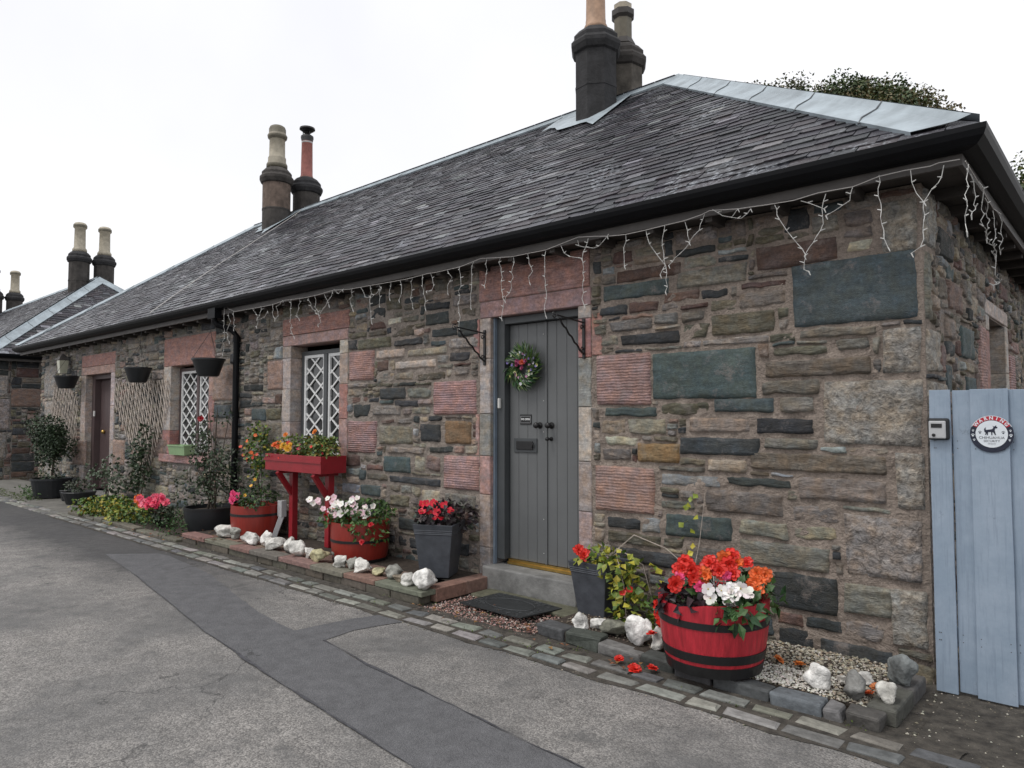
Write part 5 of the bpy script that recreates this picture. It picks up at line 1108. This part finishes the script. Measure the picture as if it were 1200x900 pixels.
trellis('narrower fan of weathered laths left of the brown door, behind the round bush', [(-15.75, 2.12), (-14.75, 2.12), (-14.25, 1.8), (-14.3, 1.0), (-14.75, .8), (-15.1, 1.2), (-15.95, 1.62)], .75, -.3, 42, 26)

# ------------------------------------------------------------- far plants
t = thing('round_bush', 'round dark bush on a short trunk in a black pot under the wall lantern', 'shrub', (-14.35, -.42, .0))
m = MB(); m.lathe([(.01, .02), (.27, .02), (.33, .33), (.345, .335), (.345, .37), (.32, .37), (.3, .32), (.01, .31)], 26); m.build('pot', 'blackpot', t)
stems('trunk', t, [[(0, 0, .3), (.02, .02, .7), (0, 0, 1.0)], [(.02, .02, .7), (.15, .1, 1.1)], [(.02, .02, .7), (-.2, -.1, 1.1)]], .025)
foliage('crown', t, [((U(-.42, .28), U(-.25, .25), 1.08 + U(-.32, .3)), (.23, .21, .2), 190) for _ in range(20)], .05, DGR, wf=.4)
foliage('lower_foliage', t, [((0, 0, .42), (.3, .3, .1), 120)], .06, DGR, wf=.3)
t = thing('small_pot', 'small black pot with a low grey-green plant at the left of the brown door step', 'planter', (-13.55, -.33, .0), 'black pots by the brown door')
m = MB(); m.lathe([(.01, .01), (.14, .01), (.18, .19), (.17, .2), (.15, .17), (.01, .165)], 20); m.build('pot', 'blackpot', t); foliage('foliage', t, [((0, 0, .25), (.15, .15, .08), 60)], .05, DGR)
t = thing('small_pot', 'wider black pot with a grey-green tuft in front of the brown door', 'planter', (-12.9, -.40, .0), 'black pots by the brown door')
m = MB(); m.lathe([(.01, .01), (.19, .01), (.27, .21), (.26, .22), (.24, .18), (.01, .175)], 22); m.build('pot', 'blackpot', t); foliage('foliage', t, [((-.05, 0, .32), (.17, .15, .14), 110)], .06, [(.06, .075, .05), (.04, .05, .03)])
t = thing('climbing_rose', 'dark-leaved climber standing against the lower end of the wide trellis', 'climber', (-10.95, -.2, .02))
stems('stem', t, [[(0, 0, 0), (.05, .05, .6), (0, .1, 1.3)], [(.1, 0, 0), (.25, .05, .7), (.3, .1, 1.1)]], .012)
foliage('foliage', t, [((U(-.1, .3), U(-.05, .1), U(.2, 1.25)), (.16, .12, .14), 45) for _ in range(12)], .06, DGR, wf=.42)
t = thing('grey_green_bush', 'loose grey-green bush right of the brown door, left of the dark climber', 'shrub', (-11.75, -.35, .02))
stems('stem', t, [[(0, 0, 0), (.0, .0, .45)], [(0, 0, .1), (.18, .02, .6)], [(0, 0, .1), (-.2, .02, .6)]], .01)
foliage('foliage', t, [((U(-.25, .25), U(-.15, .15), U(.25, .75)), (.16, .14, .14), 38) for _ in range(9)], .06, [(.07, .10, .06), (.05, .08, .04), (.09, .12, .08)], wf=.4)
t = thing('pink_geraniums', 'clump of pink and salmon geraniums at the right end of the flower border', 'flowers', (-9.05, -.62, .03))
foliage('foliage', t, [((U(-.22, .22), U(-.1, .1), .16), (.14, .12, .13), 60) for _ in range(6)], .05, DGR + [(.05, .03, .02)], wf=.42)
for q in range(16): flower(t, 'd', random.choice([(.8, .12, .2), (.8, .2, .28), (.75, .06, .14)]), .05, (U(-.25, .28), U(-.18, .02), U(.3, .42)))
for p in ((-.3, -.14, .36), (-.26, -.12, .3)): flower(t, 'd', ORG, .055, p)
m = MB()
for q in range(60): 
    x, y = U(-11.6, -9.5), U(-.88, -.3); clump(m, (x, y, .13), (.17, .12, .13), 36, .055, YEL if rnd() < .65 else GRN, wf=.42)
tag(m.build('yellow_groundcover', 'leaf'), 'low yellow-green groundcover leaves filling the flower border', 'groundcover', kind='stuff')
m = MB()
for q in range(44):
    x, y = U(-10.3, -7.9), U(-.88, -.15); clump(m, (x, y, .11), (.16, .11, .11), 34, .04, [(.03, .09, .02), (.05, .12, .03), (.03, .06, .02)], wf=.25)
for q in range(14): clump(m, (U(-15.2, -14.2) , U(-.75, -.45), .1), (.14, .1, .12), 22, .05, GRN, wf=.3)
for q in range(26): clump(m, (U(-17.5, -14.1), U(-.98, -.7), .02), (.2, .05, .03), 26, .04, [(.09, .14, .02), (.06, .10, .02)], wf=.15)
for q in range(40): clump(m, (U(-8, .0), random.choice([-.9, -1.09, -.72]) + U(-.03, .03), .012), (.06, .02, .012), 10, .015, [(.09, .13, .02), (.06, .08, .02)], wf=.3)
tag(m.build('green_groundcover', 'leaf'), 'small green weeds and moss along the border and kerb', 'groundcover', kind='stuff')
m = MB()
for q in range(120):
    x = U(-10.5, -6.8) if rnd() < .75 else U(-3.4, -1.2); leaf(m, (x, U(-1.05, -.5), .03 if x < -7.8 else (.11 if x < -3.45 else .03)), (U(-.2, .2), U(-.2, .2), 1), (U(-1, 1), U(-1, 1), .05), .05, .016, jit(random.choice([(.2, .08, .04), (.26, .14, .05), (.14, .07, .04)]), .2))
tag(m.build('fallen_leaves', 'leaf'), 'scattered brown fallen leaves on the border edge', 'leaves', kind='stuff')
# climber with yellow leaves between planter and barrel
t = thing('yellow_nasturtium', 'thin climbing stem with yellow round leaves on the wall left of the big red barrel', 'climber', (-1.42, -.18, .05))
stems('stem', t, [[(-.1, 0, 0), (0, .05, .35), (.03, .1, .6), (.06, .13, .93)]], .004, 'trellis')
m = MB()
for q in range(22):
    z = .92 - .85 * (q / 22); leaf(m, (U(-.06, .06) + .06 * (z / .9) - .05, -.03 + U(-.05, .05) + .13 * z, z), (.3, -.8, .4), rdir() + Vector((0, 0, .2)), U(.03, .055), .024, jit(random.choice([(.42, .36, .03), (.3, .32, .03), (.2, .25, .03)]), .15))
for q in range(26): leaf(m, (U(-.25, .1), U(-.25, -.05), U(.03, .2)), (.2, -.4, .9), rdir(), U(.04, .07), .02, jit(random.choice([(.04, .1, .02), (.07, .14, .03), (.03, .06, .02)]), .15))
m.build('foliage', 'leaf', t)
for p in ((-.06, -.3, .16), (-.01, -.33, .13), (-.08, -.26, .2)): flower(t, 'd', RED, .04, p)
# fallen blooms
for q, (x, y, z, c_, lab) in enumerate([(-1.50, -.93, .03, RED, 'fallen red bloom on the setts nearest the edging stones, left of the barrel'), (-1.33, -1.02, .03, RED, 'larger fallen red bloom on the setts below the barrel'), (-1.27, -.93, .03, RED, 'fallen scarlet petals just right of the larger fallen bloom'), (-1.37, -.76, .17, RED, 'red bloom lying on the white rock beside the barrel'), (-.72, -.42, .075, (.65, .2, .05), 'withered orange bloom on the gravel close behind the barrel'), (-.60, -.42, .075, (.75, .25, .05), 'bright orange bloom on the gravel right of the barrel'), (-.17, -.50, .07, (.5, .17, .06), 'brownish bloom in front of the twisted grey rock'), (-.18, -.62, .07, (.6, .12, .03), 'small orange bloom between the dark and the crumbly rocks')]):
    b = bloom_double(.028 if q != 1 else .036, c_); b.name = 'fallen_bloom'; b.location = (x, y, z); b.rotation_euler = (U(-.5, .2), U(-.3, .3), U(0, 6)); tag(b, lab, 'flower', 'fallen blooms')

# ------------------------------------------------------------- icicle lights
def icicles(name, lab, cable, drops, P):
    t = thing(name, lab, 'fairy lights', P(cable[0][0], 2.9) if False else (0, 0, 0)); m = MB(); b = MB()
    o0 = Vector(P(cable[len(cable) // 2][0], 2.85)); t.location = o0; PP = lambda s, z, o=0: tuple(Vector(P(s, z, o)) - o0)
    m.tube([PP(s, z) for s, z in cable], .0028, 5); m.build('cable', 'cable', t)
    for d in drops:
        b = MB(); pts = []
        for (s, z), (s2, z2) in zip(d, d[1:]):
            n = max(1, int(math.hypot(s2 - s, z2 - z) / .035))
            for k in range(n): f = k / n; pts.append((s + (s2 - s) * f + U(-.006, .006), z + (z2 - z) * f, U(-.012, .012)))
        pts.append((*d[-1], 0)); b.tube([PP(*p) for p in pts], .0022, 4)
        for k in range(1, len(pts), 2):
            s, z, o = pts[k]; q = random.choice([-1, 1]); b.tube([PP(s, z, o), PP(s + q * .022, z + .01, o + U(-.02, .02))], [.0042, .0025], 5)
        s, z, o = pts[-1]; b.tube([PP(s, z, o), PP(s + .01, z - .025, o)], [.0042, .0025], 5); b.build('light_strand', 'whiteplastic', t)
icicles('icicle_lights', 'unlit white icicle lights strung under the front gutter', CABLE, DROPS, lambda s, z, o=0: (s, -.285 + o, z))
icicles('icicle_lights', 'short tangled run of unlit white icicle lights under the side eave by the gate', SIDE[0], SIDE[1:], lambda s, z, o=0: (.285 + o, s, z))
# thin cable over the roof
m = MB(); zz = lambda y: 3.0 + (y + .36) * .756 + .05
P = [(-10.3, -.30), (-10.6, .2), (-11.0, 1.1), (-11.35, 2.0), (-11.7, 2.9), (-11.9, 3.3)]
m.tube([(x, y, zz(y) + .01 * math.sin(5 * x)) for x, y in P], .007, 5); tag(m.build('roof_cable', 'cable'), 'thin pale cable running up the slates towards the chimney with the cowl', 'cable')

# ------------------------------------------------------------- gate
g = thing('board_gate', 'tall blue-grey painted board gate closing the passage at the right of the cottage', 'gate', (.034, -.12, 0)); gx = -.034
edges = [(.034, .137, 0, 1.652), (.142, .262, 1, 1.648), (.228, .402, 0, 1.652), (.395, .52, 1, 1.647), (.49, .66, 0, 1.65), (.65, .78, 1, 1.647), (.75, .92, 0, 1.652), (.91, 1.05, 1, 1.648), (1.02, 1.16, 0, 1.65)]
for a, b, back, zt in edges:
    m = MB(); y = .022 if back else 0; z0 = .0 if a < .1 else (.012 if back else .005)
    n = 14; vv = []
    for k in range(n + 1):
        z = z0 + (zt - z0) * k / n; w1 = .003 * vnoise(a * 9, z * 2.5, 1, 2); w2 = .003 * vnoise(b * 9, z * 2.5, 4, 3); cup = .002 * vnoise(a * 5, z * 3, 2, 8)
        for (X, Y) in ((a + w1, y + cup), ((a + b) / 2, y + cup - .001), (b + w2, y + cup), (b + w2, y + .02), (a + w1, y + .02)): vv.append((X + gx, Y, z))
    m.v = vv
    for k in range(n):
        for q in range(5): m.face(k * 5 + q, k * 5 + (q + 1) % 5, (k + 1) * 5 + (q + 1) % 5, (k + 1) * 5 + q)
    m.face(0, 4, 3, 2, 1); m.face(*[n * 5 + q for q in range(5)]); o = m.build('board', 'gate', g); bevel(o, .0022, 2)
    k = MB()
    for z in (.28, .32, 1.33, 1.37):
        for X in (a + .022, b - .022 if b - a > .11 else a + .03): k.box((X + gx - .0022, y - .002, z - .0022), (X + gx + .0022, y + .0005, z + .0022))
    k.build('nail', 'fascia', o)
for z in (.25, 1.3):
    m = MB(); m.box((.06 + gx, .043, z), (1.15 + gx, .075, z + .1)); m.build('rail', 'gate', g)
m = MB(); m.box((1.17 + gx, -.02, 0), (1.27 + gx, .08, 1.7)); m.build('gate_post', 'gate', g)
wg = MB(); wg.box((1.29, -.1, -.05), (6.0, .3, 1.9)); o = wg.build('passage_wall', 'mortar'); tag(o, 'low rubble wall beyond the hinge side of the blue gate', 'wall')
ks = thing('key_safe', 'small silver and black key safe screwed to the left edge of the blue gate', 'key safe', (.083, -.122, 1.435))
m = MB(); m.box((-.052, -.03, -.06), (.052, 0, .06)); o = m.build('housing', 'blackpot', ks); bevel(o, .012, 3)
m = MB(); m.v = []; m.box((-.045, -.044, -.052), (.038, -.0305, .045)); o = m.build('cover', 'silver', ks); bevel(o, .008, 3)
m = MB(); m.box((-.032, -.047, .008), (.02, -.0442, .03)); m.build('dial_window', 'blackmetal', ks)
m = MB(); R = Matrix.Rotation(PX, 4, 'X'); m.lathe([(.009, 0), (.009, .004), (.001, .005)], 14); m.v = [tuple(R @ Vector(v) + Vector((-.02, -.044, -.033))) for v in m.v]; m.build('release_button', 'blackmetal', ks)

sg = thing('warning_sign', 'round warning sign with a dog silhouette screwed to the blue gate', 'sign', (.325, -.1225, 1.411)); sg.scale = (1.0, 1.0, 1.0)
def disc(name, r0, r1, y0, y1, mat, a0=0, a1=2 * math.pi, n=64):
    m = MB(); ks_ = n; full = abs(a1 - a0 - 2 * math.pi) < 1e-6
    for k in range(ks_ + 1):
        a = a0 + (a1 - a0) * k / ks_
        for (r, y) in ((r0, y1), (r1, y1), (r1, y0), (r0, y0)): m.v.append((r * math.cos(a), y, r * math.sin(a)))
    for k in range(ks_):
        for q in range(4): m.face(k * 4 + q, (k + 1) * 4 + q, (k + 1) * 4 + (q + 1) % 4, k * 4 + (q + 1) % 4)
    return m.build(name, mat, sg)
disc('backing', 0.0005, .098, 0, -.004, 'navy'); disc('white_field', .0005, .072, -.0042, -.0052, 'signwhite')
disc('red_band', .0745, .0955, -.0042, -.0052, 'signred', math.radians(28), math.radians(152))
disc('rim_line', .0955, .098, -.0042, -.0058, 'signwhite', math.radians(24), math.radians(156))
for k, ch in enumerate('WARNING'):
    a = math.radians(142 - 104 * k / 6); text(ch, .0245, (.0845 * math.cos(a), -.0055, .0845 * math.sin(a)), (PX, math.pi / 2 - a, 0), 'signwhite', parent=sg, ext=.0004, bold=.0008)
text('CHIHUAHUA', .0195, (0, -.0055, -.020), (PX, 0, 0), 'navy', parent=sg, ext=.0004); text('SECURITY', .0165, (0, -.0055, -.038), (PX, 0, 0), 'navy', parent=sg, ext=.0004); text('ON DUTY', .008, (0, -.0055, -.052), (PX, 0, 0), 'navy', parent=sg, ext=.0004)
dog = [(-.034, .012), (-.036, .026), (-.030, .034), (-.026, .034), (-.029, .027), (-.026, .022), (-.010, .024), (.004, .026), (.010, .034), (.006, .044), (.012, .040), (.017, .042), (.024, .047), (.023, .040), (.030, .036), (.027, .031), (.018, .030), (.016, .020), (.018, .008), (.022, -.004), (.017, -.006), (.010, .008), (.004, .010), (.004, -.006), (-.001, -.006), (-.002, .011), (-.016, .011), (-.018, -.006), (-.023, -.006), (-.022, .006), (-.028, -.005), (-.032, -.004), (-.028, .006)]
m = MB(); n = len(dog); m.v = [(x * .92, -.0054, z) for x, z in dog] + [(x * .92, -.0066, z) for x, z in dog]; m.face(*range(n, 2 * n))
for k in range(n): m.face(k, (k + 1) % n, n + (k + 1) % n, n + k)
m.build('dog_silhouette', 'navy', sg)
def paw(x, z, s, mat, yy):
    m = MB()
    for (dx, dz, r) in ((0, -.3, .55), (-.75, .35, .26), (-.28, .75, .27), (.28, .75, .27), (.75, .35, .26)):
        i = len(m.v); m.v += [(x + s * (dx + r * math.cos(t)), yy, z + s * (dz + r * .9 * math.sin(t))) for t in np.linspace(0, 6.283, 13)[:-1]]; m.face(*range(i, i + 12))
    m.build('paw_print', mat, sg)
for x in (-.052, .052): paw(x, .008, .0085, 'navy', -.0056)
for a in (168, 185, 202, 12, -5, -22): a = math.radians(a); paw(.085 * math.cos(a), .085 * math.sin(a), .0085 if abs(math.sin(a)) < .2 else .006, 'signwhite', -.0046)

# ------------------------------------------------------------- trees behind
def tree(x, y, h, crown, lab, cols, n=44, seed=1):
    random.seed(seed); t = thing('broadleaf_tree', lab, 'tree', (x, y, 0), 'trees behind the cottage')
    m = MB(); m.tube([(0, 0, 0), (.1, 0, h * .35), (0, .1, h * .6), (.1, 0, h * .85)], [.35, .28, .18, .06], 8)
    limbs = []
    for q in range(12):
        a = U(0, 6.28); z0 = h * U(.35, .7); r = crown[0] * U(.5, .95); e = (r * math.cos(a), r * math.sin(a), min(h, z0 + h * U(.1, .3))); limbs.append(e); e = (e[0], e[1], min(e[2], h - crown[2]))
        m.tube([(0, 0, z0), (e[0] * .5, e[1] * .5, z0 + (e[2] - z0) * .6), e], [.13, .07, .025], 6)
    m.build('trunk', 'bark', t); m = MB()
    for q in range(n):
        d = rdir(); f = U(.35, 1) ** .5; c_ = Vector((d.x * crown[0] * f, d.y * crown[1] * f, h - crown[2] + d.z * crown[2] * f)); s = U(.35, .75)
        clump(m, c_, (s, s, s * .6), 300, .095, cols if rnd() < .7 else [(.11, .11, .035), (.13, .10, .04)], wf=.36, shell=.1)
    m.build('crown', 'leaf', t)
TG = [(.06, .095, .034), (.045, .075, .027), (.085, .12, .042)]
tree(-5.2, 16.0, 10.65, (2.6, 2.2, 2.0), 'broad dark-leaved tree whose crown rises above the lead hip of the roof', TG, 300, 3)
tree(-7.2, 16.5, 11.9, (1.3, 1.2, 1.8), 'thinner yellowing tree left of the broad one behind the roof', [(.06, .07, .02), (.09, .08, .03), (.04, .055, .02)], 26, 5)
tree(.65, 16.0, 8.8, (2.5, 2.2, 2.8), 'tree seen past the gutter corner at the right edge', TG + [(.09, .11, .02)], 66, 8)
for lst in _protos.values():
    for o in lst: bpy.data.objects.remove(o)
